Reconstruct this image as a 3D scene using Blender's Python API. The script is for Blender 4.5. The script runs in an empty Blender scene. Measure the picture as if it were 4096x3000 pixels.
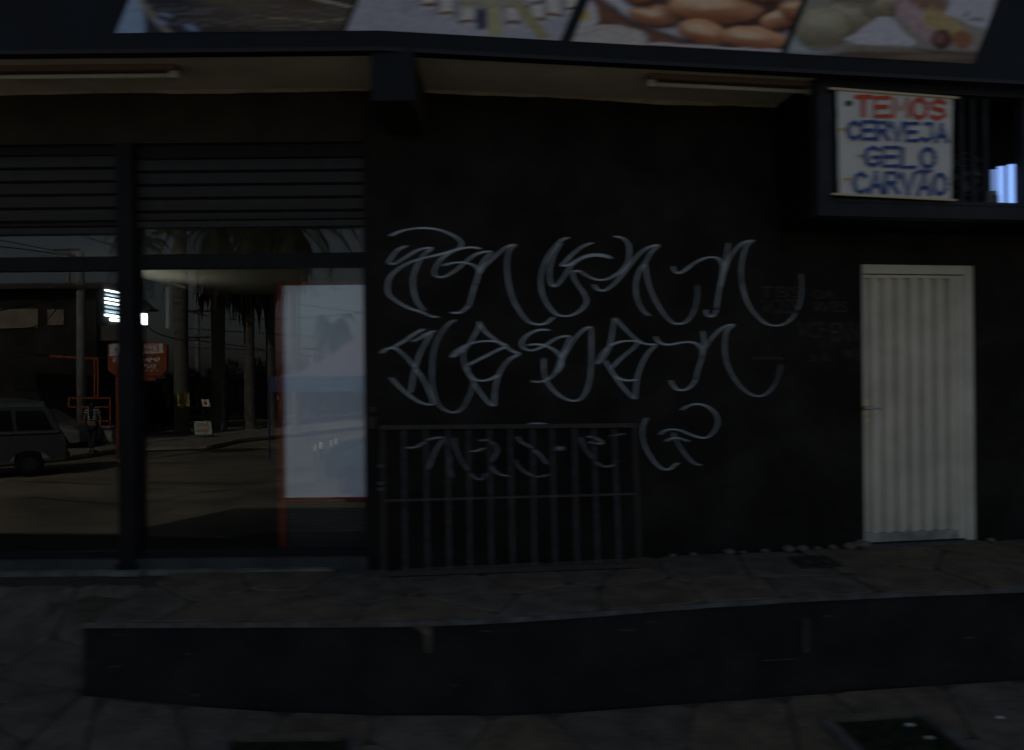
import bpy, math, random
import numpy as np
from mathutils import Vector, Matrix, noise as mnoise
random.seed(7)
R = math.radians
D = bpy.data
S = bpy.context.scene
COL = S.collection

# ------------------------------------------------------------------ camera, sky, sun, exposure
F = 3215.0; ROLL = 0.010; CAM = Vector((0, -5.4, 1.29))
_c, _s = math.cos(ROLL), math.sin(ROLL)
RIGHT = Vector((_c, 0, -_s)); UP = Vector((_s, 0, _c)); FWD = Vector((0, 1, 0))
cd = D.cameras.new('camera'); cam = D.objects.new('camera', cd); COL.objects.link(cam)
cd.sensor_width = 36; cd.lens = 36 * F / 4096; cd.clip_start = 0.05; cd.clip_end = 3000
cam.matrix_world = Matrix(((RIGHT.x, UP.x, 0, CAM.x), (RIGHT.y, UP.y, -1, CAM.y), (RIGHT.z, UP.z, 0, CAM.z), (0, 0, 0, 1)))
cd.dof.use_dof = True; cd.dof.focus_distance = 26.0
cd.dof.aperture_ratio = 0.07; cd.dof.aperture_fstop = 5.8
S.camera = cam
SUN_EL, SUN_DIR = 38.0, (-0.38, 0.92)
w = D.worlds.new('World'); S.world = w; w.use_nodes = True
nt = w.node_tree; bg = nt.nodes['Background']
sky = nt.nodes.new('ShaderNodeTexSky'); sky.sky_type = 'NISHITA'; sky.sun_disc = False
sky.sun_elevation = R(SUN_EL); sky.sun_rotation = math.atan2(SUN_DIR[0], SUN_DIR[1])
sky.air_density = 1.0; sky.dust_density = 2.5; sky.ozone_density = 1.5
hs = nt.nodes.new('ShaderNodeHueSaturation'); hs.inputs['Saturation'].default_value = .66; nt.links.new(sky.outputs[0], hs.inputs['Color']); nt.links.new(hs.outputs[0], bg.inputs[0]); bg.inputs[1].default_value = 0.07
sl = D.lights.new('sun', 'SUN'); sl.energy = 3.4; sl.angle = R(0.5); sl.color = (1, .95, .86)
so = D.objects.new('sun', sl); COL.objects.link(so)
_h = math.hypot(*SUN_DIR)
sv = Vector((SUN_DIR[0] / _h * math.cos(R(SUN_EL)), SUN_DIR[1] / _h * math.cos(R(SUN_EL)), math.sin(R(SUN_EL))))
so.rotation_euler = sv.to_track_quat('Z', 'Y').to_euler(); so.location = (0, 0, 30)
vs = S.view_settings; vs.view_transform = 'Standard'; vs.look = 'None'; vs.gamma = 1; vs.use_curve_mapping = False
vs.exposure = 0.0
S.cycles.use_denoising = True
S.cycles.max_bounces = 8; S.cycles.transparent_max_bounces = 24; S.cycles.caustics_reflective = False

# ------------------------------------------------------------------ coordinates
def ray(px, py):
    u = (px - 2048) / F; v = (1500 - py) / F
    return FWD + RIGHT * u + UP * v
def hit(px, py, p, n):
    d = ray(px, py); t = (p - CAM).dot(n) / d.dot(n); return CAM + d * t
def project(P):
    q = P - CAM; d = q.y
    return 2048 + F * q.dot(RIGHT) / d, 1500 - F * q.dot(UP) / d
TH = R(9.0)
E2 = Vector((math.cos(TH), math.sin(TH), 0)); N2 = Vector((math.sin(TH), -math.cos(TH), 0))
K = Vector(((1570 - 2048) / F * 5.4, 0, 0))
ZV = Vector((0, 0, 1))
def LP(a, o, z): return Vector((a, -o, z))                      # left facade: x, outward, up
def RP(a, o, z): return K + E2 * a + N2 * o + ZV * z             # right facade: along, outward, up
def pL(px, py, o=0.0): q = hit(px, py, Vector((0, -o, 0)), Vector((0, -1, 0))); return q.x, q.z
def pR(px, py, o=0.0):
    q = hit(px, py, K + N2 * o, N2); return (q - K).dot(E2), q.z
def kink(o): return math.tan(TH / 2) * o                          # the offset fronts meet here
def on_wall(px, py, o=0.0):
    a, z = pR(px, py, o)
    if a >= kink(o) * -1: return RP(a, o, z)
    a, z = pL(px, py, o); return LP(a, o, z)
def pG(px, py, z=0.0): return hit(px, py, Vector((0, 0, z)), ZV)
PANE_Y = 0.07
def rf(px, py, d):                                                # a point seen mirrored in the shop glass, d metres along the view
    q = CAM + ray(px, py) * d
    return Vector((q.x, 2 * PANE_Y - q.y, q.z))
def rg(px, py, z=-1.21):
    q = pG(px, py, z); return Vector((q.x, 2 * PANE_Y - q.y, q.z))

# ------------------------------------------------------------------ materials
def mat(name, col, rough=.7, spec=.3, metal=0, noise=None, amt=.25, bump=0, bscale=60, col2=None, rand=0, coord='Object', stretch=None, emit=None, estr=0):
    m = D.materials.new(name); m.use_nodes = True; t = m.node_tree; N = t.nodes; L = t.links
    b = N['Principled BSDF']; b.inputs['Roughness'].default_value = rough; b.inputs['Metallic'].default_value = metal
    b.inputs['Specular IOR Level'].default_value = spec
    b.inputs['Base Color'].default_value = (*col, 1)
    tc = N.new('ShaderNodeTexCoord'); src = tc.outputs[coord]
    if stretch:
        mp = N.new('ShaderNodeMapping'); mp.inputs['Scale'].default_value = stretch; L.new(src, mp.inputs[0]); src = mp.outputs[0]
    out = None
    if noise:
        n = N.new('ShaderNodeTexNoise'); n.inputs['Scale'].default_value = noise; n.inputs['Detail'].default_value = 7; n.inputs['Roughness'].default_value = .62
        L.new(src, n.inputs['Vector'])
        r = N.new('ShaderNodeValToRGB'); r.color_ramp.elements[0].position = .36; r.color_ramp.elements[1].position = .66
        c2 = col2 or tuple(min(1, c * (1 + amt)) for c in col)
        c1 = tuple(c * (1 - amt) for c in col) if not col2 else col
        r.color_ramp.elements[0].color = (*c1, 1); r.color_ramp.elements[1].color = (*c2, 1)
        L.new(n.outputs['Fac'], r.inputs[0]); out = r.outputs[0]
    if rand:
        oi = N.new('ShaderNodeObjectInfo'); mr = N.new('ShaderNodeMapRange')
        mr.inputs['To Min'].default_value = 1 - rand; mr.inputs['To Max'].default_value = 1 + rand
        L.new(oi.outputs['Random'], mr.inputs[0])
        vm = N.new('ShaderNodeVectorMath'); vm.operation = 'SCALE'
        if out: L.new(out, vm.inputs[0])
        else: vm.inputs[0].default_value = col
        L.new(mr.outputs[0], vm.inputs['Scale']); out = vm.outputs[0]
    if out: L.new(out, b.inputs['Base Color'])
    if bump:
        n2 = N.new('ShaderNodeTexNoise'); n2.inputs['Scale'].default_value = bscale; n2.inputs['Detail'].default_value = 6
        L.new(src, n2.inputs['Vector'])
        bp = N.new('ShaderNodeBump'); bp.inputs['Strength'].default_value = bump; bp.inputs['Distance'].default_value = .02
        L.new(n2.outputs['Fac'], bp.inputs['Height']); L.new(bp.outputs[0], b.inputs['Normal'])
    if emit: b.inputs['Emission Color'].default_value = (*emit, 1); b.inputs['Emission Strength'].default_value = estr
    return m
M = dict(
    black_wall=mat('black_paint_wall', (.0165, .0152, .0135), .75, .12, noise=2.1, amt=.5, bump=.5, bscale=22),
    lintel=mat('dark_brown_paint', (.032, .026, .018), .8, .2, noise=4, amt=.3, bump=.25, bscale=25),
    soffit=mat('beige_soffit_paint', (.76, .7, .57), .9, .1, noise=1.7, amt=.14, bump=.12, bscale=14),
    edge=mat('cream_paint_edge', (.5, .45, .34), .85, .1, noise=9, amt=.2),
    fascia=mat('dark_blue_sheet', (.006, .0095, .015), .6, .2, noise=2.2, amt=.25, bump=.05, bscale=8),
    fascia_edge=mat('sheet_return_edge', (.012, .013, .016), .5, .3),
    upper=mat('upper_facade_paint', (.3, .28, .25), .9, .1, noise=2, amt=.15),
    shutter=mat('black_painted_shutter', (.013, .012, .011), .5, .4, noise=14, amt=.45, bump=.15, bscale=40),
    frame=mat('black_window_frame', (.009, .009, .01), .6, .2, noise=6, amt=.3),
    post=mat('black_steel_post', (.007, .007, .009), .6, .2, noise=6, amt=.3),
    rust=mat('black_rusty_steel', (.032, .031, .033), .65, .3, metal=.2, noise=18, col2=(.055, .045, .038), bump=.3, bscale=70),
    bar=mat('blackened_bar', (.038, .039, .042), .5, .4, metal=.2, noise=22, amt=.5, bump=.2, bscale=60),
    cage=mat('dark_grey_cage_steel', (.02, .022, .028), .6, .2, noise=5, amt=.3, bump=.1),
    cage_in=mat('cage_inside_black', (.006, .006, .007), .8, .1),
    door=mat('cream_door_paint', (.66, .62, .52), .55, .35, noise=2.4, amt=.13, bump=.06, bscale=30),
    door_dirt=mat('door_rail_dirty', (.2, .19, .165), .8, .2, noise=7, col2=(.42, .41, .37)),
    brass=mat('worn_lock_plate', (.62, .5, .33), .4, .5, metal=.3),
    chrome=mat('handle_metal', (.5, .5, .52), .3, .5, metal=.9),
    stone=mat('worn_paving_stone', (.104, .092, .074), .9, .15, noise=5.5, amt=.3, bump=.5, bscale=26, rand=.1, coord='Object'),
    stone_warm=mat('dirty_warm_paving_stone', (.116, .096, .068), .9, .15, noise=5, amt=.3, bump=.5, bscale=26, rand=.1),
    joint=mat('paving_joint', (.072, .062, .048), .95, .1, noise=20, amt=.3, bump=.4),
    plat_face=mat('black_platform_paint', (.014, .014, .014), .8, .15, noise=2.6, col2=(.027, .026, .025), bump=.5, bscale=16),
    worn=mat('worn_concrete_edge', (.088, .086, .083), .9, .2, noise=12, amt=.4, bump=.4),
    step=mat('blue_grey_step', (.055, .058, .06), .8, .2, noise=5, amt=.25, bump=.2),
    pale=mat('pale_worn_paint', (.2, .21, .19), .9, .15, noise=6, col2=(.09, .09, .085), bump=.3),
    asphalt=mat('dusty_asphalt', (.21, .178, .13), .95, .15, noise=.5, amt=.42, bump=.4, bscale=8),
    pave=mat('concrete_pavement', (.26, .24, .2), .9, .15, noise=1.2, amt=.25, bump=.3, bscale=9),
    kerb=mat('concrete_kerb', (.32, .31, .28), .9, .15, noise=3, amt=.25),
    soil=mat('dark_soil', (.02, .022, .016), 1, .05, noise=14, amt=.5, bump=.9, bscale=50),
    grass=mat('grass_blade', (.035, .06, .02), .8, .2),
    litter=mat('white_litter', (.6, .62, .62), .7, .3),
    rubble=mat('pale_rubble', (.15, .13, .105), .95, .1, noise=20, amt=.3, bump=.4),
    iron=mat('iron_cover', (.035, .033, .033), .7, .3, metal=.3, noise=15, amt=.4, bump=.4),
    lamp_body=mat('lamp_housing', (.16, .11, .075), .5, .4),
    lamp_tube=mat('unlit_tube', (.5, .5, .42), .3, .5),
    lamp_dark=mat('lamp_channel', (.13, .12, .1), .6, .3),
    cloth=mat('white_banner_sheet', (.66, .66, .64), .8, .2, noise=5, amt=.06),
    red=mat('red_lettering', (.62, .07, .03), .6, .3, noise=30, amt=.15),
    blue=mat('blue_lettering', (.03, .08, .3), .6, .3, noise=30, amt=.2),
    wood=mat('pale_batten', (.6, .52, .36), .7, .3),
    dot=mat('black_mark', (.02, .03, .03), .7, .2),
    ochre=mat('ochre_mark', (.6, .38, .06), .7, .2),
    lit=mat('lit_tube', (.5, .6, .8), .4, .3, emit=(.26, .46, 1.0), estr=1.05),
    lit2=mat('lit_tube_dim', (.5, .6, .8), .4, .3, emit=(.2, .33, .72), estr=.62),
    lit3=mat('lit_tube_core', (.7, .8, .9), .4, .3, emit=(.5, .8, 1.0), estr=1.1),
    greybox=mat('grey_metal_box', (.2, .2, .19), .6, .3, noise=8, amt=.3),
    # inside the shop
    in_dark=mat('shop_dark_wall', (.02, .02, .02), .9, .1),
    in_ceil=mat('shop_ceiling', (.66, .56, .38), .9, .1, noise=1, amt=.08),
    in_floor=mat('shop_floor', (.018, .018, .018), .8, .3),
    daylight=mat('lit_window_diffuser', (.8, .8, .8), .5, .3, emit=(.85, .93, 1), estr=7, noise=6, amt=.1),
    cooler=mat('cooler_white_glow_panel', (.72, .76, .86), .5, .3, noise=1.3, amt=.05, emit=(.7, .84, 1.1), estr=.05),  # faint emission added to brighten the panel, which is no lamp
    cooler_red=mat('cooler_red_trim', (.42, .06, .022), .45, .4),
    cooler_dark=mat('cooler_dark_base', (.035, .037, .04), .6, .3),
    cooler_slat=mat('cooler_louvre_metal', (.16, .17, .17), .5, .4),
    # street behind
    trunk=mat('grey_palm_trunk', (.17, .155, .135), .9, .1, noise=2.2, amt=.3, bump=.6, bscale=9, stretch=(1, 1, 5)),
    skirt=mat('dead_fronds', (.055, .045, .03), .95, .05, noise=5, amt=.4),
    frond=mat('palm_leaflet', (.035, .06, .022), .7, .25, noise=3, amt=.4),
    leaf=mat('bush_leaf', (.018, .028, .012), .8, .2, noise=2, amt=.5),
    bark=mat('bush_stem', (.06, .045, .03), .95, .1),
    pole=mat('concrete_pole', (.24, .24, .23), .9, .1, noise=3, amt=.2),
    wire=mat('black_wire', (.01, .01, .01), .8, .1),
    orange=mat('orange_metal', (.34, .075, .022), .5, .35, noise=8, amt=.12),
    signwhite=mat('sign_white', (.8, .8, .76), .5, .3),
    green=mat('yellow_green_board', (.45, .6, .14), .7, .2),
    greenboard=mat('pale_green_board', (.5, .66, .5), .7, .2),
    redtxt=mat('red_print', (.6, .08, .04), .6, .2),
    house=mat('dark_house_wall', (.035, .032, .03), .9, .1, noise=1.2, amt=.3),
    house_beige=mat('beige_house_wall', (.26, .22, .16), .9, .1, noise=2, amt=.2),
    rooft=mat('fibre_cement_roof', (.14, .13, .11), .95, .1, noise=3, amt=.3),
    van=mat('grey_blue_van_paint', (.065, .072, .074), .4, .5),
    vanroof=mat('pale_van_roof', (.13, .15, .155), .4, .5),
    carpaint=mat('dark_blue_car_paint', (.035, .05, .07), .3, .5),
    carsilver=mat('silver_car_paint', (.12, .12, .12), .35, .5),
    glass_dark=mat('dark_car_glass', (.01, .012, .014), .08, .6),
    tyre=mat('tyre_rubber', (.015, .015, .015), .9, .1),
    hub=mat('wheel_metal', (.06, .06, .065), .5, .5, metal=.5),
    tentpink=mat('pink_tent_sheet', (.2, .165, .19), .6, .3, noise=1.5, amt=.08),
    tentblue=mat('blue_tarp', (.05, .085, .19), .2, .7, noise=3, amt=.2, bump=.6, bscale=7),
    skin=mat('skin', (.25, .13, .08), .6, .3), hair=mat('black_hair', (.01, .009, .008), .6, .3),
    jeans=mat('dark_jeans', (.03, .035, .05), .9, .1), shoe=mat('shoe', (.1, .07, .05), .8, .1),
)
def stripes(name):
    m = mat(name, (.5, .5, .5), .9, .1); t = m.node_tree; N = t.nodes; L = t.links
    tc = N.new('ShaderNodeTexCoord'); wv = N.new('ShaderNodeTexWave'); wv.bands_direction = 'Z'; wv.inputs['Scale'].default_value = 4.2
    wv.inputs['Distortion'].default_value = .4
    L.new(tc.outputs['Object'], wv.inputs[0]); r = N.new('ShaderNodeValToRGB'); r.color_ramp.interpolation = 'CONSTANT'
    r.color_ramp.elements[0].color = (.02, .025, .04, 1); r.color_ramp.elements[1].color = (.55, .58, .62, 1); r.color_ramp.elements[1].position = .5
    L.new(wv.outputs[0], r.inputs[0]); L.new(r.outputs[0], N['Principled BSDF'].inputs['Base Color']); return m
M['stripes'] = stripes('striped_top')
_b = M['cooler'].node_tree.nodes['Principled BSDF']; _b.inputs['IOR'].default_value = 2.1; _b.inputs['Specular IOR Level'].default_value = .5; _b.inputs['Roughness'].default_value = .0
def glass():
    m = D.materials.new('shop_glass'); m.use_nodes = True; t = m.node_tree; N = t.nodes; L = t.links
    N.clear(); o = N.new('ShaderNodeOutputMaterial'); mx = N.new('ShaderNodeMixShader'); tr = N.new('ShaderNodeBsdfTransparent'); gl = N.new('ShaderNodeBsdfGlossy')
    tr.inputs[0].default_value = (.9, .92, .92, 1); gl.inputs['Roughness'].default_value = 0.0
    fr = N.new('ShaderNodeFresnel'); fr.inputs[0].default_value = 1.46
    L.new(fr.outputs[0], mx.inputs[0]); L.new(tr.outputs[0], mx.inputs[1]); L.new(gl.outputs[0], mx.inputs[2]); L.new(mx.outputs[0], o.inputs[0])
    return m
M['glass'] = glass()
def spray():
    m = D.materials.new('sprayed_grey_paint'); m.use_nodes = True; t = m.node_tree; N = t.nodes; L = t.links
    b = N['Principled BSDF']; b.inputs['Base Color'].default_value = (.6, .68, .74, 1); b.inputs['Roughness'].default_value = .7
    b.inputs['Specular IOR Level'].default_value = .2
    a = N.new('ShaderNodeAttribute'); a.attribute_name = 'dens'
    n = N.new('ShaderNodeTexNoise'); n.inputs['Scale'].default_value = 9; n.inputs['Detail'].default_value = 4
    tc = N.new('ShaderNodeTexCoord'); L.new(tc.outputs['Object'], n.inputs[0])
    mr = N.new('ShaderNodeMapRange'); mr.inputs['From Min'].default_value = .3; mr.inputs['From Max'].default_value = .65; mr.inputs['To Min'].default_value = .6; mr.inputs['To Max'].default_value = 1
    L.new(n.outputs['Fac'], mr.inputs[0]); mu = N.new('ShaderNodeMath'); mu.operation = 'MULTIPLY'
    L.new(a.outputs['Fac'], mu.inputs[0]); L.new(mr.outputs[0], mu.inputs[1]); L.new(mu.outputs[0], b.inputs['Alpha'])
    return m
M['spray'] = spray()
def printmat():
    m = D.materials.new('printed_photo'); m.use_nodes = True; t = m.node_tree
    b = t.nodes['Principled BSDF']; b.inputs['Roughness'].default_value = .5; b.inputs['Specular IOR Level'].default_value = .25
    a = t.nodes.new('ShaderNodeAttribute'); a.attribute_name = 'print'; t.links.new(a.outputs['Color'], b.inputs['Base Color'])
    return m
M['print'] = printmat()

# ------------------------------------------------------------------ mesh helpers
class MB:
    def __init__(s): s.v = []; s.f = []; s.smooth = False
    def add(s, vs, fs):
        b = len(s.v); s.v += [Vector(p) for p in vs]; s.f += [tuple(i + b for i in f) for f in fs]; return s
    def box(s, T, a0, a1, o0, o1, z0, z1):
        P = [T(a, o, z) for z in (z0, z1) for o in (o0, o1) for a in (a0, a1)]
        return s.add(P, [(0, 1, 3, 2), (4, 6, 7, 5), (0, 4, 5, 1), (2, 3, 7, 6), (0, 2, 6, 4), (1, 5, 7, 3)])
    def prism(s, top, bot):
        n = len(top); return s.add(list(top) + list(bot), [tuple(range(n)), tuple(reversed(range(n, 2 * n)))] + [(i, i + n, (i + 1) % n + n, (i + 1) % n) for i in range(n)])
    def beam(s, a, b, w, h=None, up=ZV):                                # rectangular bar from a to b
        h = h or w; a = Vector(a); b = Vector(b); d = (b - a).normalized()
        x = d.cross(up)
        if x.length < 1e-4: x = d.cross(Vector((0, 1, 0)))
        x.normalize(); y = x.cross(d).normalized()
        P = [p + x * (i * w / 2) + y * (j * h / 2) for p in (a, b) for i, j in ((-1, -1), (1, -1), (1, 1), (-1, 1))]
        return s.add(P, [(3, 2, 1, 0), (4, 5, 6, 7), (0, 1, 5, 4), (1, 2, 6, 5), (2, 3, 7, 6), (3, 0, 4, 7)])
    def tube(s, pts, r, n=8, cap=True):
        pts = [Vector(p) for p in pts]; rs = r if isinstance(r, (list, tuple)) else [r] * len(pts)
        b = len(s.v); prev = None
        for i, p in enumerate(pts):
            d = (pts[min(i + 1, len(pts) - 1)] - pts[max(i - 1, 0)]).normalized()
            x = d.cross(ZV) if abs(d.z) < .95 else d.cross(Vector((0, 1, 0)))
            x.normalize(); y = d.cross(x)
            for k in range(n):
                t = 2 * math.pi * k / n; s.v.append(p + x * (math.cos(t) * rs[i]) + y * (math.sin(t) * rs[i]))
        for i in range(len(pts) - 1):
            for k in range(n):
                s.f.append((b + i * n + k, b + i * n + (k + 1) % n, b + (i + 1) * n + (k + 1) % n, b + (i + 1) * n + k))
        if cap: s.f.append(tuple(b + k for k in reversed(range(n)))); e = b + (len(pts) - 1) * n; s.f.append(tuple(e + k for k in range(n)))
        return s
    def build(s, name, m, parent=None, smooth=False, loc=None, **tags):
        me = D.meshes.new(name)
        org = Vector(loc) if loc is not None else (parent_world(parent) if parent else Vector((0, 0, 0)))
        me.from_pydata([tuple(p - org) for p in s.v], [], s.f); me.materials.append(m)
        if smooth: me.polygons.foreach_set('use_smooth', [True] * len(me.polygons))
        me.update(); o = D.objects.new(name, me); COL.objects.link(o)
        if parent: o.parent = parent; o.location = org - parent_world(parent)
        else: o.location = org
        for k, v in tags.items(): o[k] = v
        return o
def parent_world(p):
    v = Vector((0, 0, 0))
    while p: v += p.location; p = p.parent
    return v
def thing(name, label, cat, loc=(0, 0, 0), group=None):
    o = D.objects.new(name, None); COL.objects.link(o); o.location = loc; o.empty_display_size = .1
    o['label'] = label; o['category'] = cat
    if group: o['group'] = group
    return o
def dup(root, loc, label=None):
    def cp(o, par):
        c = o.copy(); COL.objects.link(c); c.parent = par
        for ch in list(o.children): cp(ch, c)
        return c
    r = cp(root, None); r.location = loc
    if label: r['label'] = label
    return r
def spline(P, k=10, closed=False):
    P = [Vector((*p, 0)) if len(p) == 2 else Vector(p) for p in P]; out = []
    for i in range(len(P) - 1):
        a = P[max(i - 1, 0)]; b = P[i]; c = P[i + 1]; d = P[min(i + 2, len(P) - 1)]
        for j in range(k):
            t = j / k
            out.append(.5 * ((2 * b) + (c - a) * t + (2 * a - 5 * b + 4 * c - d) * t * t + (3 * b - a - 3 * c + d) * t ** 3))
    out.append(P[-1]); return out
def lathe(prof, c, n=24, ax='z'):
    m = MB(); V = []
    for r, h in prof:
        for k in range(n):
            t = 2 * math.pi * k / n
            if ax == 'z': V.append(Vector((c[0] + r * math.cos(t), c[1] + r * math.sin(t), c[2] + h)))
            else: V.append(Vector((c[0] + r * math.cos(t), c[1] + h, c[2] + r * math.sin(t))))
    Fs = [(i * n + k, i * n + (k + 1) % n, (i + 1) * n + (k + 1) % n, (i + 1) * n + k) for i in range(len(prof) - 1) for k in range(n)]
    Fs.append(tuple(range(n))); Fs.append(tuple((len(prof) - 1) * n + k for k in range(n)))
    return m.add(V, Fs)
def text(body, tl, tr, bl, br, nrm, off, m, parent, bold=.012, name='lettering'):
    c = D.curves.new('txt', 'FONT'); c.body = body; c.offset = bold; c.resolution_u = 3
    o = D.objects.new('txt', c); COL.objects.link(o)
    dg = bpy.context.evaluated_depsgraph_get(); me = o.evaluated_get(dg).to_mesh()
    V = [v.co.copy() for v in me.vertices]; Fs = [tuple(p.vertices) for p in me.polygons]
    o.evaluated_get(dg).to_mesh_clear(); D.objects.remove(o); D.curves.remove(c)
    x0 = min(v.x for v in V); x1 = max(v.x for v in V); y0 = min(v.y for v in V); y1 = max(v.y for v in V)
    mb = MB(); P = []
    for v in V:
        u = (v.x - x0) / (x1 - x0); t = (v.y - y0) / (y1 - y0)
        P.append((bl.lerp(br, u)).lerp(tl.lerp(tr, u), t) + nrm * off)
    mb.add(P, Fs); return mb.build(name, m, parent)
def grid_mesh(fn, us, vs_):
    m = MB(); n = len(us); V = [fn(u, v) for v in vs_ for u in us]
    return m.add(V, [(j * n + i, j * n + i + 1, (j + 1) * n + i + 1, (j + 1) * n + i) for j in range(len(vs_) - 1) for i in range(n - 1)])

# ------------------------------------------------------------------ the ground
EDGE = [(330, 2495, 2770), (700, 2494, 2806), (1000, 2493, 2830), (1350, 2492, 2846), (1700, 2489, 2853), (2000, 2476, 2852), (2300, 2456, 2838), (2600, 2432, 2815),
        (2900, 2411, 2792), (3200, 2392, 2770), (3500, 2377, 2748), (3800, 2365, 2727), (4096, 2354, 2708)]
FX, FY, FZ = [], [], []
for px, ty, by in EDGE:
    q = pG(px, ty, 0); d = q.y - CAM.y
    FX.append(q.x); FY.append(q.y); FZ.append((CAM + ray(px, by) * (d / 1.0)).z)
FX.append(FX[-1] + 3); FY.append(FY[-1] + .3); FZ.append(FZ[-1] - .03)
X0 = FX[0]
def yf(x): return float(np.interp(x, FX, FY)) if x > X0 else FY[0]
def zf(x): return float(np.interp(x, [-9, -5] + FX, [-.2, -.27] + FZ))
def yw(x): return 0.0 if x < K.x else (x - K.x) * math.tan(TH)
def zg(x, y):
    """pavement level: the platform is flat, its left end runs out as a ramp"""
    f = yf(x)
    if y >= f and x >= X0: return 0.0
    if x >= X0: return zf(x) - .11 * (f - y)
    t = min(1, max(0, (-.35 - y) / (-.35 - f))) if y < -.35 else 0
    s = t * t * (3 - 2 * t)
    return zf(x) * s - max(0, f - y) * .11
KERB_Y = -4.25
m = MB(); n = 24                                                       # platform body with its front face
xs = [X0] + [X0 + .25 * i for i in range(1, 40)]
top = [Vector((x, yf(x), -.012)) for x in xs]; wall = [Vector((x, yw(x), -.012)) for x in xs]
for i in range(len(xs) - 1): m.add([top[i], top[i + 1], wall[i + 1], wall[i]], [(0, 1, 2, 3)])
m.build('platform_top', M['joint'], kind='structure')
plat = D.objects['platform_top']; plat.name = 'platform'
m = MB()
fx = list(np.arange(X0, 6.5, .12))
rows = 10
def face_pt(x, t):
    z = zf(x) - .05 + t * (0 - zf(x) + .04)
    w_ = mnoise.noise(Vector((x * 2.1, z * 3, 3.3))) * .012
    return Vector((x, yf(x) + w_ + .01, z))
g = grid_mesh(face_pt, fx, [i / rows for i in range(rows + 1)])
g.add([Vector((X0, yf(X0) + .01, zf(X0) - .05)), Vector((X0, yf(X0) + .01, -.012)), Vector((X0, -.3, -.012)), Vector((X0, -.3, -.2))], [(0, 1, 2, 3)])
g.build('front_face', M['plat_face'], plat, smooth=True)
m = grid_mesh(lambda x, t: Vector((x, yf(x) - .012 + t * .05, -.008 + (.006 if t > .4 else 0) - (.012 if t == 0 else 0) + .004 * mnoise.noise(Vector((x * 5, t, 1))))), fx, [0, .5, 1])
m.build('worn_edge', M['worn'], plat)
def patch(poly, m, name, parent):                                     # paint marks on the face, given in pixels
    P = []
    for px, py in poly:
        x = pG(px, 2480, 0).x; y = yf(x); y = yf((CAM + ray(px, py) * (y - CAM.y)).x)
        q = CAM + ray(px, py) * (y - CAM.y - .022); P.append(q)
    mb = MB(); mb.add(P, [tuple(range(len(P)))]); return mb.build(name, m, parent)
M['drip'] = mat('pale_drip', (.11, .1, .075), .9, .1, noise=14, amt=.4)
M['scuff'] = mat('faint_scuff', (.06, .06, .062), .9, .1, noise=18, amt=.4)
patch([(1662, 2500), (1722, 2497), (1724, 2560), (1722, 2612), (1704, 2612), (1700, 2540), (1664, 2512)], M['drip'], 'drip_stain', plat)
for q in ([(3212, 2475), (3232, 2474), (3234, 2560), (3238, 2610), (3215, 2612)], [(740, 2612), (766, 2611), (768, 2618), (738, 2620)], [(1925, 2522), (1960, 2522), (1962, 2528), (1925, 2529)],
          [(2468, 2518), (2535, 2516), (2530, 2524), (2490, 2526)], [(3290, 2462), (3330, 2459), (3326, 2466), (3294, 2468)], [(2588, 2486), (2622, 2485), (2620, 2491), (2590, 2492)],
          [(1808, 2737), (1842, 2736), (1840, 2742), (1812, 2743)], [(764, 2776), (794, 2775), (798, 2783), (768, 2786)], [(455, 2536), (488, 2536), (487, 2541), (458, 2542)],
          [(3862, 2548), (3892, 2546), (3890, 2553), (3864, 2555)], [(442, 2664), (480, 2662), (478, 2668), (446, 2669)], [(3050, 2640), (3190, 2632), (3185, 2637), (3060, 2646)]):
    patch(q, M['scuff'], 'paint_scuff', plat)
# sidewalk and ramp sheets down to the kerb
m = grid_mesh(lambda x, t: Vector((x, yf(x) - t * (yf(x) - KERB_Y), zg(x, yf(x) - t * (yf(x) - KERB_Y) - 1e-4) - .016)), list(np.arange(X0, 9.1, .3)), [i / 12 for i in range(13)])
m.build('sidewalk', M['joint'], kind='structure'); side = D.objects['sidewalk']
m = grid_mesh(lambda x, t: Vector((x, t * KERB_Y, zg(min(x, X0 - 1e-4), t * KERB_Y) - .016)), list(np.linspace(-14, X0, 26)), [i / 24 for i in range(25)])
m.build('ramp', M['joint'], kind='structure'); ramp = D.objects['ramp']
m = MB()
for i, x in enumerate(np.arange(-14, 9, 1.0)):
    z = zg(x if x < X0 or x > X0 + .1 else X0 - .1, KERB_Y + .01)
    z2 = zg(x + 1, KERB_Y + .01)
    kb = MB(); kb.prism([Vector((x + .004, KERB_Y, z)), Vector((x + .996, KERB_Y, z2)), Vector((x + .996, KERB_Y - .14, z2 - .01)), Vector((x + .004, KERB_Y - .14, z - .01))],
                        [Vector((x + .004, KERB_Y, -1.4)), Vector((x + .996, KERB_Y, -1.4)), Vector((x + .996, KERB_Y - .16, -1.4)), Vector((x + .004, KERB_Y - .16, -1.4))])
    kb.build('kerb_stone', M['kerb'], side)
m = MB()                                                              # road, falling from the kerb to the crown of the street, out to the horizon
YS = [KERB_Y - .1, -6, -9, -20, -60, -900]; ZS = [-1.1, -1.16, -1.21, -1.21, -1.21, -1.21]
m = grid_mesh(lambda x, j: Vector((x, YS[int(j)], ZS[int(j)])), [-900, -60, -14, -7, 0, 9, 60, 900], range(len(YS)))
m.build('road', M['asphalt'], kind='structure')
M['tar'] = mat('tar_crack', (.05, .045, .035), .95, .1, noise=4, amt=.3)
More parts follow.
